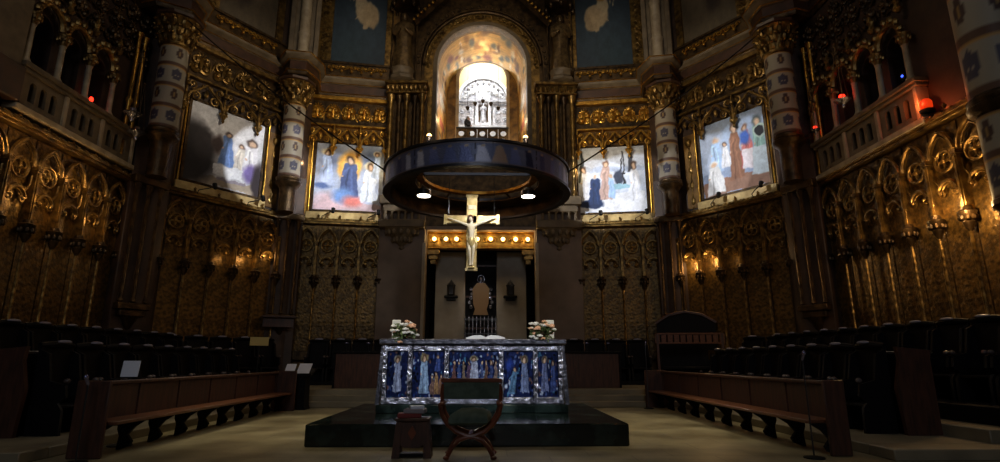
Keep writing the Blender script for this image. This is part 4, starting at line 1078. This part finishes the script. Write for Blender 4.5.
for i in range(5):
    x0, x1 = px[i] + .05, px[i + 1] - .05; w = x1 - x0; h = .88
    pr = []
    for q in range(int(w * 150)):
        pr.append(('e', rnd.random(), rnd.random(), rnd.uniform(.012, .035) / w, rnd.uniform(.02, .07), rnd.choice([(24, 38, 90), (90, 108, 160), (14, 18, 34), (190, 202, 224), (70, 120, 150), (110, 80, 74), (34, 52, 104), (10, 13, 26)]), .5))
    if i == 0: pr += figure(.5, .12, .78, .22, (150, 160, 190), halo=(150, 140, 120))
    if i == 1: pr += figure(.36, .08, .84, .17, (140, 166, 196), halo=(150, 140, 100)) + figure(.75, .05, .5, .1, (150, 116, 80)) + figure(.9, .05, .46, .09, (130, 96, 76)) + figure(.62, .05, .42, .08, (116, 90, 80)) + figure(.8, .56, .36, .1, (60, 76, 130))
    if i == 2:
        pr += figure(.5, .3, .6, .1, (170, 176, 196), halo=(160, 150, 110))
        for q in range(4): pr += figure(.1 + q * .1, .25, .55, .05, [(110, 76, 70), (70, 90, 140), (140, 120, 100), (90, 70, 90)][q]) + figure(.66 + q * .09, .25, .55, .05, [(80, 96, 140), (120, 90, 76), (60, 70, 110), (130, 110, 100)][q])
        pr += [('r', .3, .7, .24, .36, (140, 140, 150))]
    if i == 3: pr += figure(.72, .08, .8, .16, (120, 134, 170), halo=(150, 140, 110)) + figure(.25, .06, .6, .14, (90, 126, 160), lean=.12) + [('e', .2, .7, .18, .2, (40, 60, 130), .4)]
    if i == 4: pr += figure(.34, .1, .78, .2, (110, 120, 160), halo=(140, 130, 110)) + figure(.75, .1, .7, .16, (70, 86, 140))
    P('enamel_panel', solid_canvas(w, h, int(90 * w / .6), 110, img((26, 36, 74), pr, .25, 30 + i), .02), M['enamel'], t, loc=(x0, .02, .29))
# angled buttress posts at the sides
for sx in (-1, 1):
    P('side_post', MB().box(-.04, .04, 0, .06, 0, 1.15, Matrix.Translation((sx * 1.86, -.02, .15)) @ Matrix.Rotation(-sx * .07, 4, 'Y')), M['silverdk'], t)
t = T('open_book', 'open white book lying on the altar top right of centre', 'book', (.26, AY + .45, 1.76), .05)
for sx in (-1, 1):
    prof = [(0, .05), (.1, .09), (.26, .08), (.4, .04), (.4, .01), (0, .01)]
    P('page_block', MB().prism([(sx * a, z) for a, z in prof], -.16, .16), M['cloth'], t)
P('cover', MB().box(-.43, .43, -.18, .18, 0, .012), M['redbook'], t)
for i, (x, sd) in enumerate(((-1.42, 'left'), (1.42, 'right'))):
    t = T('flower_arrangement', 'white and peach flower arrangement on the %s end of the altar' % sd, 'flowers', (x + (.03 if i == 0 else -.03), AY + .08, 1.76), 0, 'altar flowers')
    P('vase', MB().lathe([(.07, 0), (.08, .02), (.06, .04), (.11, .08), (.12, .1)], 12), M['golddk'], t)
    rnd = random.Random(40 + i); q = MB()
    for j in range(90):
        a = rnd.uniform(0, 2 * PI); e = rnd.uniform(-1.1, 1.1) if sin(a) < -.45 else rnd.uniform(-.3, 1.2); rr = rnd.uniform(.15, .27)
        mx = Matrix.Translation((rr * cos(a) * cos(e), rr * sin(a) * cos(e) * .9, .11 + .8 * rr * sin(e))) @ Euler((rnd.uniform(-1, 1), rnd.uniform(-1, 1), a)).to_matrix().to_4x4()
        q.ball((0, 0, 0), .075, .03, .014, 6, 4, mx)
    P('foliage', q, M['leaf'], t)
    for j in range(30):
        a = rnd.uniform(0, 2 * PI); e = rnd.uniform(-.95, 1.1) if sin(a) < -.45 else rnd.uniform(-.2, 1.35); rr = rnd.uniform(.2, .28)
        c = (rr * cos(a) * cos(e) * 1.05, rr * sin(a) * cos(e) * .92, .12 + .9 * rr * sin(e)); fl = MB(); s_ = rnd.uniform(.035, .055)
        for k2 in range(6):
            b2 = 2 * PI * k2 / 6; fl.ball((c[0] + s_ * .7 * cos(b2), c[1] + s_ * .7 * sin(b2) * .8, c[2] + s_ * .1 * (k2 % 2)), s_ * .62, s_ * .55, s_ * .5, 6, 4)
        fl.ball((c[0], c[1], c[2] + .015), s_ * .5, n=6, m=4)
        P('flower', fl, M['flower'] if rnd.random() < .62 else M['flower2'], t)
    t = T('block_candle', 'square white candle behind the %s flowers on the altar' % sd, 'candle', (x + (-.17 if i == 0 else .17), AY + .4, 1.76), .2, 'altar candles')
    P('wax', MB().box(-.085, .085, -.085, .085, .02, .4, bev=.01), M['candle'], t); P('wick', MB().tube([(0, 0, .39), (.005, 0, .44)], .006, 5), M['black'], t)
    P('dish', MB().lathe([(.13, 0), (.15, .02), (.14, .03)], 12), M['silver'], t)

# ================================================================== CHAIR AND SIDE STAND
t = T('folding_chair', 'curved X-frame wooden chair with dark green back in front of the altar', 'chair', (.07, 8.35, 0))
for yy, nm in ((-.22, 'front_frame'), (.24, 'rear_frame')):
    q = MB()
    up = [(-.42, 1.0), (-.44, .9), (-.435, .75), (-.40, .6), (-.32, .47), (-.2, .37), (-.06, .315), (0, .31)]
    if nm == 'front_frame': up = up[2:]
    top = up + [(-x, z) for x, z in up[::-1][1:]]
    q.tube([(x, yy, z) for x, z in top], .032, 8)
    lo = [(-.33, .0), (-.31, .06), (-.25, .17), (-.16, .26), (-.05, .3), (0, .305)]
    q.tube([(x, yy, z) for x, z in lo + [(-x, z) for x, z in lo[::-1][1:]]], .032, 8)
    for sx in (-1, 1): q.ball((sx * .33, yy, .03), .05, .06, .03, 8, 5)
    P(nm, q, M['chairwood'], t)
P('stretcher', MB().tube([(0, -.24, .31), (0, .26, .31)], .035, 8).tube([(-.33, -.22, .035), (-.33, .24, .035)], .025, 8).tube([(.33, -.22, .035), (.33, .24, .035)], .025, 8), M['chairwood'], t)
P('seat', MB().lathe([(.02, .46), (.3, .46), (.345, .49), (.345, .55), (.31, .61), (.2, .66), (.02, .68)], 4, Matrix.Rotation(PI / 4, 4, 'Z'), 1.25, 1.0), M['cushion'], t)
for sx in (-1, 1): P('arm', MB().box(sx * .41 - .04, sx * .41 + .04, -.26, .28, .72, .76, bev=.012), M['chairwood'], t)
P('backrest', MB().prism([(-.41, .78), (.41, .78), (.42, 1.02), (.2, 1.035), (-.2, 1.035), (-.42, 1.02)], .2, .26), M['cushion'], t)
P('top_rail', MB().box(-.46, .46, .19, .27, 1.02, 1.08, bev=.012), M['chairwood'], t)
t = T('side_stand', 'small dark wooden stand with splayed sides left of the chair', 'stand', (-.76, 8.4, 0))
P('top', MB().box(-.25, .25, -.18, .18, .5, .54, bev=.01), M['wood'], t)
for sx in (-1, 1):
    P('leg', MB().prism([(sx * .15, .5), (sx * .23, .5), (sx * .28, .0), (sx * .17, .0)], -.15, .15), M['wood'], t)
P('front_panel', MB().prism([(-.19, .5), (.19, .5), (.2, .2), (.1, .14), (-.1, .14), (-.2, .2)], -.13, -.1), M['wood'], t)
P('ornament', MB().prism([(0, .44), (.06, .34), (0, .24), (-.06, .34)], -.145, -.13), M['chairwood'], t)
P('stretcher', MB().box(-.25, .25, -.1, .1, .02, .06), M['wooddk'], t)
tag(P('book', MB().box(-.17, .17, -.12, .12, .54, .6, bev=.008), M['redbook'], None, loc=(-.82, 8.4, 0), rot=(0, 0, .1)), 'red book at the bottom on the small stand left of the chair', 'book', 'books on the side stand')
tag(P('book', MB().box(-.15, .15, -.11, .11, .60, .66, bev=.008), M['greybook'], None, loc=(-.74, 8.4, 0), rot=(0, 0, -.12)), 'grey book on top of the red one on the small stand', 'book', 'books on the side stand')
tag(P('paper_stack', MB().box(-.1, .1, -.08, .08, .66, .70, bev=.004), M['paper'], None, loc=(-.72, 8.42, 0), rot=(0, 0, .2)), 'white papers on the books on the small stand', 'paper')

# ================================================================== LONG BENCHES
for sx, sd in ((-1, 'left'), (1, 'right')):
    L0, L1 = 8.35, (16.6 if sx > 0 else 15.7)
    t = T('long_bench', 'long red-brown wooden bench along the %s of the sanctuary' % sd, 'bench', (sx * 5.1, L0, 0), 0, 'long sanctuary benches')
    L = L1 - L0; f = lambda a, b: (min(sx * a, sx * b), max(sx * a, sx * b))
    P('seat', MB().box(*f(-.1, .38), .05, L - .05, .44, .49, bev=.012), M['woodlt'], t)
    for i in range(6):
        y0 = .06 + i * (L - .12) / 6; y1 = .06 + (i + 1) * (L - .12) / 6 - .05
        P('back_panel', MB().box(*f(.36, .42), y0, y1, .45, .98, bev=.012), M['wood'], t)
        P('stile', MB().box(*f(.34, .43), y1, y1 + .05, .45, .98), M['wood'], t)
    P('cap_rail', MB().box(*f(.31, .46), 0, L, .98, 1.04, bev=.015), M['wood'], t)
    for y0 in (-.06, L):
        P('end_panel', MB().box(*f((.16 if sx > 0 else .0) if y0 < 0 else -.16, .48), y0, y0 + .06, 0, 1.06, bev=.015), M['wood'], t)
    for i in range(10):
        y = .03 + i * (L - .1) / 9
        q = MB(); pts = [(.34, 0), (.30, 0), (.16, .05), (.12, .12), (.2, .22), (.1, .34), (-.06, .44), (.36, .44), (.36, .3), (.32, .2)]
        mx = Matrix.Translation((0, y, 0)) @ Matrix.Rotation(0, 4, 'Z')
        q.prism([(sx * a, z) for a, z in pts], -.03, .03, (), mx)
        P('leg', q, M['wooddk'], t)

# ================================================================== CHOIR STALLS
def make_stall(h=1.42):
    t = T('choir_stall', 'x', 'choir stall', (0, 0, 0), 0)
    w = .74
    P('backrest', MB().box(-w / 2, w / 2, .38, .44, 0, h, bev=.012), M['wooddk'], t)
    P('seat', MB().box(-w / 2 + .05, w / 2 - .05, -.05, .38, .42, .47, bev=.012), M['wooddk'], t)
    for sx in (-1, 1):
        x = sx * (w / 2 - .03)
        P('side_panel', MB().prism([(-.12, 0), (.4, 0), (.4, h - .05), (.25, h - .12), (.16, .86), (-.1, .8), (-.14, .6), (-.02, .5), (-.1, .4)], -.03, .03, (), Matrix.Translation((x, 0, 0)) @ Matrix.Rotation(PI / 2, 4, 'Z')), M['wooddk'], t)
        P('arm_knob', MB().ball((x, -.1, .86), .05, .06, .045, 8, 5), M['railwood'], t)
    P('top_rail', MB().tube([(-w / 2, .42, h + .02), (-w * .25, .36, h + .04), (0, .33, h + .045), (w * .25, .36, h + .04), (w / 2, .42, h + .02)], [.05, .06, .065, .06, .05], 8), M['wooddk'], t)
    P('rail_glint', MB().ball((.0, .30, h + .085), .16, .07, .035, 8, 5), M['railglint'], t, 'pale painted glint on top of the rail')  # flattened pale blob stands in for a glint on the rail
    return t


ORD = ['first', 'second', 'third', 'fourth', 'fifth', 'sixth', 'seventh', 'eighth', 'ninth', 'tenth', 'eleventh', 'twelfth', 'thirteenth']
proto = None
def stall(x, y, z, rz, label, group):
    global proto
    if proto is None:
        proto = make_stall(); proto.location = (x, y, z); proto.rotation_euler = (0, 0, rz); proto['label'] = label; proto['group'] = group; return
    dup(proto, (x, y, z), rz, label, group)


for sx, sd in ((-1, 'left'), (1, 'right')):
    rz = PI / 2 * (1 if sx < 0 else -1)
    for i in range(9):
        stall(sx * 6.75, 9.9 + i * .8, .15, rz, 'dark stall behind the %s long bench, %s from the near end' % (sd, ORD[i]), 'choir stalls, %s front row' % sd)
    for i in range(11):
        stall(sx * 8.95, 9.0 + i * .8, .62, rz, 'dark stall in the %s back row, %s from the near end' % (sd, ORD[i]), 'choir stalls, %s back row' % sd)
    for i in range(5 if sx < 0 else 2):
        x, y = fpt('AL' if sx < 0 else 'AR', (.5 + i * .82) if sx < 0 else (3.94 - i * .82), -1.1)
        stall(x, y, .62, fac('AL' if sx < 0 else 'AR')[1], 'dark stall on the %s slanting wall, %s from the side wall' % (sd, ORD[i]), 'choir stalls, %s slanting row' % sd)
    for i in range(5):
        stall(sx * (2.75 + i * .8), 20.6, .6, 0, 'dark stall in the %s rear row, %s counting outward from the altar' % (sd, ORD[i]), 'choir stalls, %s rear row' % sd)
    # plinth the back row stands on
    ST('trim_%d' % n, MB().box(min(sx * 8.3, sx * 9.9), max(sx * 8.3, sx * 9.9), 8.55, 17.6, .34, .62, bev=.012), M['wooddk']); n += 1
    a, r, L = fac('AL' if sx < 0 else 'AR')
    o = ST('trim_%d' % n, MB().box(0, L, -1.7, -.5, .30, .62), M['wooddk']); n += 1
    o.location = (a.x, a.y, 0); o.rotation_euler = (0, 0, r)
    o = ST('trim_%d' % n, MB().box(min(sx * 2.3, sx * 6.5), max(sx * 2.3, sx * 6.5), 20.2, 21.6, .3, .6), M['wooddk']); n += 1
    # reading desk in front of the back row
    t = T('reading_desk', 'long dark reading desk with red-brown end panel between the %s stall rows' % sd, 'desk', (sx * 7.45, 9.3, .15), 0, 'reading desks')
    g = lambda a, b: (min(sx * a, sx * b), max(sx * a, sx * b))
    P('front_panel', MB().box(*g(-.18, -.13), .08, 8.0, 0, 1.3, bev=.012), M['wooddk'], t)
    P('desk_top', MB().box(*g(-.2, .28), .05, 8.05, 1.3, 1.35, bev=.012), M['railwood'], t)
    P('end_panel', MB().prism([(sx * -.28, 0), (sx * .30, 0), (sx * .30, 1.22), (sx * .34, 1.36), (sx * -.25, 1.42), (sx * -.22, 1.2), (sx * -.34, .75), (sx * -.30, .3)], 0, .08), M['wood'], t, 'red-brown shaped end panel')
    P('end_panel', MB().box(*g(-.2, .3), 8.0, 8.08, 0, 1.38), M['wooddk'], t)
    # low panelled front at the back of the sanctuary
    t = T('kneeler_front', 'red-brown panelled kneeling bench behind the altar on the %s' % sd, 'kneeler', (sx * 3.55, 18.1, .48), 0, 'kneelers behind the altar')
    P('front_panel', MB().box(-1.02, 1.02, 0, .07, 0, 1.08, bev=.015), M['wood'], t)
    P('desk_top', MB().box(-1.08, 1.08, -.06, .42, 1.08, 1.14, bev=.012), M['wooddk'], t)
    for x in (-1, 1): P('side_panel', MB().box(x * 1.02 - .04, x * 1.02 + .04, 0, .4, 0, 1.08, bev=.01), M['wooddk'], t)
    P('kneeling_board', MB().box(-1, 1, .6, .95, .1, .18, bev=.02), M['wooddk'], t)
    for i, x in enumerate((-.7, 0.0, .7)):
        m_ = T('desk_lamp', 'tiny bluish lamp on the %s kneeler desk, %s from the left' % (sd, ORD[i]), 'lamp', (sx * 3.55 + x, 18.28, 1.62), 0, 'small lamps on the kneelers')
        P('stem', MB().tube([(0, 0, 0), (0, 0, .2), (0, -.06, .26)], .012, 6), M['black'], m_); P('head', MB().ball((0, -.09, .26), .07, .05, .03, 8, 5), M['glint'], m_)

# throne with arched back at the right corner, shelf at the left corner
x, y = fpt('AR', .75, -1.0)
t = T('arched_seat', 'wide dark seat with arched back under the glowing bay of the right arcade', 'seat', (7.62, 20.3, .62), -.3)
P('back', MB().prism([(-1.05, 0), (1.05, 0), (1.05, 2.1), (.6, 2.36), (0, 2.46), (-.6, 2.36), (-1.05, 2.1)], .35, .45), M['wooddk'], t)
P('arch_moulding', MB().tube([(-1.08, .34, 2.08), (-.6, .34, 2.38), (0, .34, 2.5), (.6, .34, 2.38), (1.08, .34, 2.08)], .06, 6), M['wood'], t)
P('seat', MB().box(-1.0, 1.0, -.2, .36, .4, .5, bev=.02), M['wooddk'], t)
for sx in (-1, 1): P('arm', MB().box(sx * 1.0 - .06, sx * 1.0 + .06, -.25, .4, .0, .85, bev=.02), M['wooddk'], t)
t = T('slatted_rail', 'red-brown slatted rail in front of the arched seat at the right', 'rail', (7.4, 19.45, .62), -.15)
P('top_bar', MB().box(-1.15, 1.15, -.04, .04, 1.6, 1.66, bev=.01), M['woodlt'], t); P('bottom_bar', MB().box(-1.15, 1.15, -.03, .03, 1.28, 1.34, bev=.01), M['woodlt'], t)
for i in range(11): P('slat', MB().box(-1.1 + i * .22 - .085, -1.1 + i * .22 + .085, -.02, .02, 1.3, 1.62, bev=.008), M['woodlt'], t)
for sx in (-1, 1): P('post', MB().box(sx * 1.1 - .04, sx * 1.1 + .04, -.04, .04, 0, 1.66), M['wood'], t)
x, y = fpt('AL', 4.1, -.5)
t = T('wall_shelf', 'red-brown wooden shelf panel low on the left corner pier', 'shelf', (-7.55, 21.0, 2.55), .45)
P('board', MB().box(-.55, .55, 0, .08, .0, .35, bev=.01), M['wood'], t); P('ledge', MB().box(-.6, .6, -.16, .1, .35, .42, bev=.01), M['wood'], t)

# ================================================================== SMALL THINGS
def stand_page(name, label, x, y, z, w, h, tilt, rz=0):
    t = T(name, label, 'paper', (x, y, z), rz)
    P('sheet', MB().box(-w / 2, w / 2, 0, .01, 0, h, Matrix.Rotation(-tilt, 4, 'X')), M['paper'], t)
    return t
x0 = -5.66
t = T('music_stand', 'thin stand holding a white page behind the near end of the left bench', 'stand', (-5.62, 9.5, 0))
P('pole', MB().tube([(0, .03, .02), (0, .03, 1.08)], .015, 6), M['black'], t); P('tray', MB().box(-.13, .13, -.02, .05, 1.06, 1.08).box(-.13, .13, .03, .04, 1.06, 1.25), M['black'], t); P('base', MB().lathe([(.18, 0), (.18, .02), (.03, .05)], 12, Matrix.Translation((0, .03, 0))), M['black'], t)
stand_page('music_page', 'white printed page on the stand behind the near end of the left bench', -5.62, 9.5, 1.08, .28, .26, .15)
t = T('lectern', 'dark lectern with two white pages at the far end of the left bench', 'lectern', (-5.05, 16.25, 0))
P('body', MB().prism([(-.3, 0), (.3, 0), (.26, .1), (.24, .95), (-.24, .95), (-.26, .1)], -.2, .25), M['wooddk'], t)
P('desk', MB().box(-.42, .42, -.28, .28, -.02, .02, Matrix.Translation((0, 0, 1.0)) @ Matrix.Rotation(.35, 4, 'X')), M['wooddk'], t)
P('ledge', MB().box(-.42, .42, -.3, -.25, .9, .97), M['wooddk'], t)
stand_page('loose_page', 'left of two white pages on the dark lectern', -5.26, 16.01, .99, .27, .34, .75, .05)
stand_page('loose_page', 'right of two white pages on the dark lectern', -4.88, 16.01, .99, .36, .36, .75, -.04)
for (x, y, z, h, lab) in [(-5.22, 8.0, 0, 1.02, 'thin microphone stand against the near end of the left bench'), (4.92, 8.15, 0, 1.35, 'thin microphone stand in front of the near end of the right bench'), (4.9, 16.2, 0, 1.75, 'thin microphone stand at the far end of the right bench')]:
    t = T('microphone_stand', lab, 'microphone', (x, y, z), 0, 'microphone stands')
    P('base', MB().lathe([(.14, 0), (.14, .02), (.03, .04)], 14), M['black'], t)
    P('pole', MB().tube([(0, 0, .03), (0, 0, h)], .012, 7), M['steel'], t)
    P('microphone', MB().tube([(0, 0, h), (0, -.05, h + .08)], [.018, .022], 7).ball((0, -.06, h + .1), .03, .03, .035, 8, 6), M['glint'], t)
t = T('song_board', 'small pale yellow board among the left rear stalls', 'board', (-7.05, 18.2, 1.55), .5)
P('panel', MB().box(-.28, .28, 0, .03, .25, .52, bev=.005), mat('pale_yellow_board', (200, 178, 110), .6), t); P('post', MB().tube([(0, .02, -1.2), (0, .02, .3)], .02, 6), M['black'], t)

# ================================================================== SIDE GALLERIES
for k, s0, sd, gz in (('SL', 4.1, 'left', 0), ('SR', .6, 'right', -.2)):
    nop = 3 if k == 'SL' else 4
    a, r, L = fac(k)
    t = T('gallery_parapet', 'cream stone parapet with triple arched slots of the %s gallery' % sd, 'parapet', (*fpt(k, s0), 7.15 + gz), r)
    P('top_rail', MB().box(-.15, 4.3, -.4, 0, 1.12, 1.25, bev=.02).box(-.12, 4.27, -.34, 0, 1.02, 1.12, bev=.02), M['creamdk'], t)
    P('base_rail', MB().box(-.15, 4.3, -.36, 0, .0, .16, bev=.02), M['cream'], t)
    for q in range(3):
        x = .02 + q * 1.4
        hs = [arch_pts(x + .2 + j * .33, x + .4 + j * .33, .34, .76, 6) for j in range(3)]
        P('slot_back', MB().box(x + .1, x + 1.2, -.06, -.02, .25, .95), M['dark'], t)
        P('panel', MB().prism([(x, .16), (x + 1.28, .16), (x + 1.28, 1.02), (x, 1.02)], -.26, -.05, hs), M['creamdk'], t)
        P('pilaster', MB().box(x + 1.28, x + 1.4, -.32, 0, .16, 1.02, bev=.015), M['cream'], t)
    for q in range(nop + 1):
        t = T('gallery_column', 'slim white column on the %s gallery parapet, %s from the left' % (sd, ORD[q]), 'column', (*fpt(k, s0 + q * 1.0, -.2), 8.4 + gz), r, 'gallery columns')
        P('shaft', MB().lathe([(.1, .1), (.075, .16), (.07, 1.0), (.09, 1.04)], 12), M['cream'], t)
        P('base', MB().lathe([(.13, 0), (.13, .05), (.1, .1)], 12), M['cream'], t)
        c = MB().lathe([(.08, 1.04), (.1, 1.1), (.16, 1.28), (.18, 1.34)], 12)
        for j in range(8): c.ball((.14 * cos(j * PI / 4), .14 * sin(j * PI / 4), 1.22), .045, .045, .07, 6, 4)
        P('capital', c, M['gold'], t)
    t = T('gallery_arches', 'gilded carved round arches over the %s gallery columns' % sd, 'arch', (*fpt(k, s0), 9.65 + gz), r)
    q = MB()
    for i in range(nop):
        cx = .5 + i
        q.tube([(cx + .43 * cos(PI * j / 12), -.18, .15 + .5 * sin(PI * j / 12)) for j in range(13)], .085, 7)
        for j in range(7):
            a_ = PI * (j + .5) / 7; q.ball((cx + .5 * cos(a_), -.24, .18 + .58 * sin(a_)), .085, .09, .1, 6, 4)
        q.lathe([(.05, .75), (.12, .85), (.06, 1.0), (.1, 1.1), (.02, 1.3)], 8, Matrix.Translation((cx + .5, -.2, 0)))
    P('arch_ring', q, M['gold'], t)
    cv = carve_mesh(4.9, 1.9, 7 if sd == 'left' else 9, 7, 3, .045)
    P('carved_field', cv, M['golddk'], t, loc=(-.3, 0, 1.0))
    # plain stone pier outside the gallery
    if k == 'SL':
        t = T('stone_pier', 'plain pale stone pier at the left edge of the picture', 'pier', (*fpt(k, 2.9, -.2), 7.3), r)
        P('shaft', MB().box(-.2, 1.05, -.1, .2, .9, 5.2, bev=.03), M['creamdk'], t); P('base', MB().box(-.35, 1.1, -.2, .2, 0, .9, bev=.03), M['redmarble'], t, 'brown marble base')
    # slim gilded shafts beside the corner column
    for s, lab in (((7.95, 'near'), (8.25, 'far')) if k == 'SL' else ((.75, 'near'), (.42, 'far'))):
        tag(P('gilded_shaft', MB().lathe([(.09, 7.2), (.06, 7.35), (.06, 9.2), (.1, 9.3), (.1, 9.4), (.06, 9.45), (.06, 11.5), (.12, 11.7)], 10, Matrix.Translation((*fpt(k, s, -.16), 0))), M['goldbr']), '%s slim gilded wall shaft between the %s gallery and the corner column' % (lab, sd), 'shaft')
# lit lamps on the galleries
def sanctuary_lamp(x, y, z, top, label, glow, group='hanging sanctuary lamps', s=1.0):
    t = T('sanctuary_lamp', label, 'lamp', (x, y, z), 0, group)
    P('dish', MB().lathe([(.02, -.22 * s), (.06 * s, -.18 * s), (.05 * s, -.12 * s), (.2 * s, 0), (.26 * s, .05 * s), (.22 * s, .08 * s)], 14), M['silver'], t)
    P('glass', MB().lathe([(.07 * s, .05 * s), (.09 * s, .1 * s), (.085 * s, .22 * s), (.06 * s, .24 * s)], 10), glow, t)
    for j in range(3):
        a_ = j * 2 * PI / 3
        P('chain', MB().tube([(.22 * s * cos(a_), .22 * s * sin(a_), .06 * s), (.02 * cos(a_), .02 * sin(a_), top - z)], .012, 5), M['golddk'], t)
    P('hook', MB().ball((0, 0, top - z), .05), M['golddk'], t)
    return t
sanctuary_lamp(*fpt('SL', 7.35, -.75), 8.55, 10.7, 'silver hanging lamp on long chains beside the left gallery', M['glass'])
sanctuary_lamp(*fpt('SL', 7.95, -.55), 8.2, 9.9, 'silver hanging lamp next to the left corner column', M['glass'])
sanctuary_lamp(*fpt('SR', 1.0, -.5), 8.45, 10.3, 'silver hanging lamp with a tiny red light by the right corner column', M['red'], s=.6)
x_, y_ = fpt('SR', 2.5, -.55)
sanctuary_lamp(x_, y_, 8.7, 10.6, 'bright red hanging lamp in front of the right gallery columns', M['red'], s=.9)
lamp('red_lamp_light', 'POINT', (x_ - .35, y_, 8.95), 3, (1, .08, .06), shadow_soft_size=.05)
for k, s, y, z, m_, lab, cc, pw, sz in [('SL', 6.35, -.22, 8.45, M['red'], 'small dim red lamp on the left gallery parapet', (1, .1, .06), .6, .05), ('SR', 4.9, -.2, 7.28, M['redglow'], 'broad orange-red glowing lamp at the near end of the right gallery', (1, .16, .04), 14, .13)]:
    x, yy = fpt(k, s, y)
    t = T('red_lamp', lab, 'lamp', (x, yy, z), 0, 'red lamps')
    P('holder', MB().lathe([(sz * 1.2, -.05), (sz * 1.3, 0), (sz * .9, .03)], 10), M['black'], t)
    P('glass', MB().lathe([(sz * .7, .03), (sz, .08), (sz, .08 + sz), (sz * .6, .1 + sz * 1.4)], 12), m_, t)
    xx, yy = fpt(k, s, y - .3)
    lamp('red_lamp_light', 'POINT', (xx, yy, z + .2), pw, cc, shadow_soft_size=.05)
x, yy = fpt('SR', 4.0, .1)
t = T('blue_indicator', 'tiny blue light in the dark right gallery opening', 'light', (x, yy, 8.7)); P('lens', MB().ball((0, 0, 0), .035), M['blue'], t); P('box', MB().box(.0, .12, -.06, .06, -.1, .1), M['black'], t)
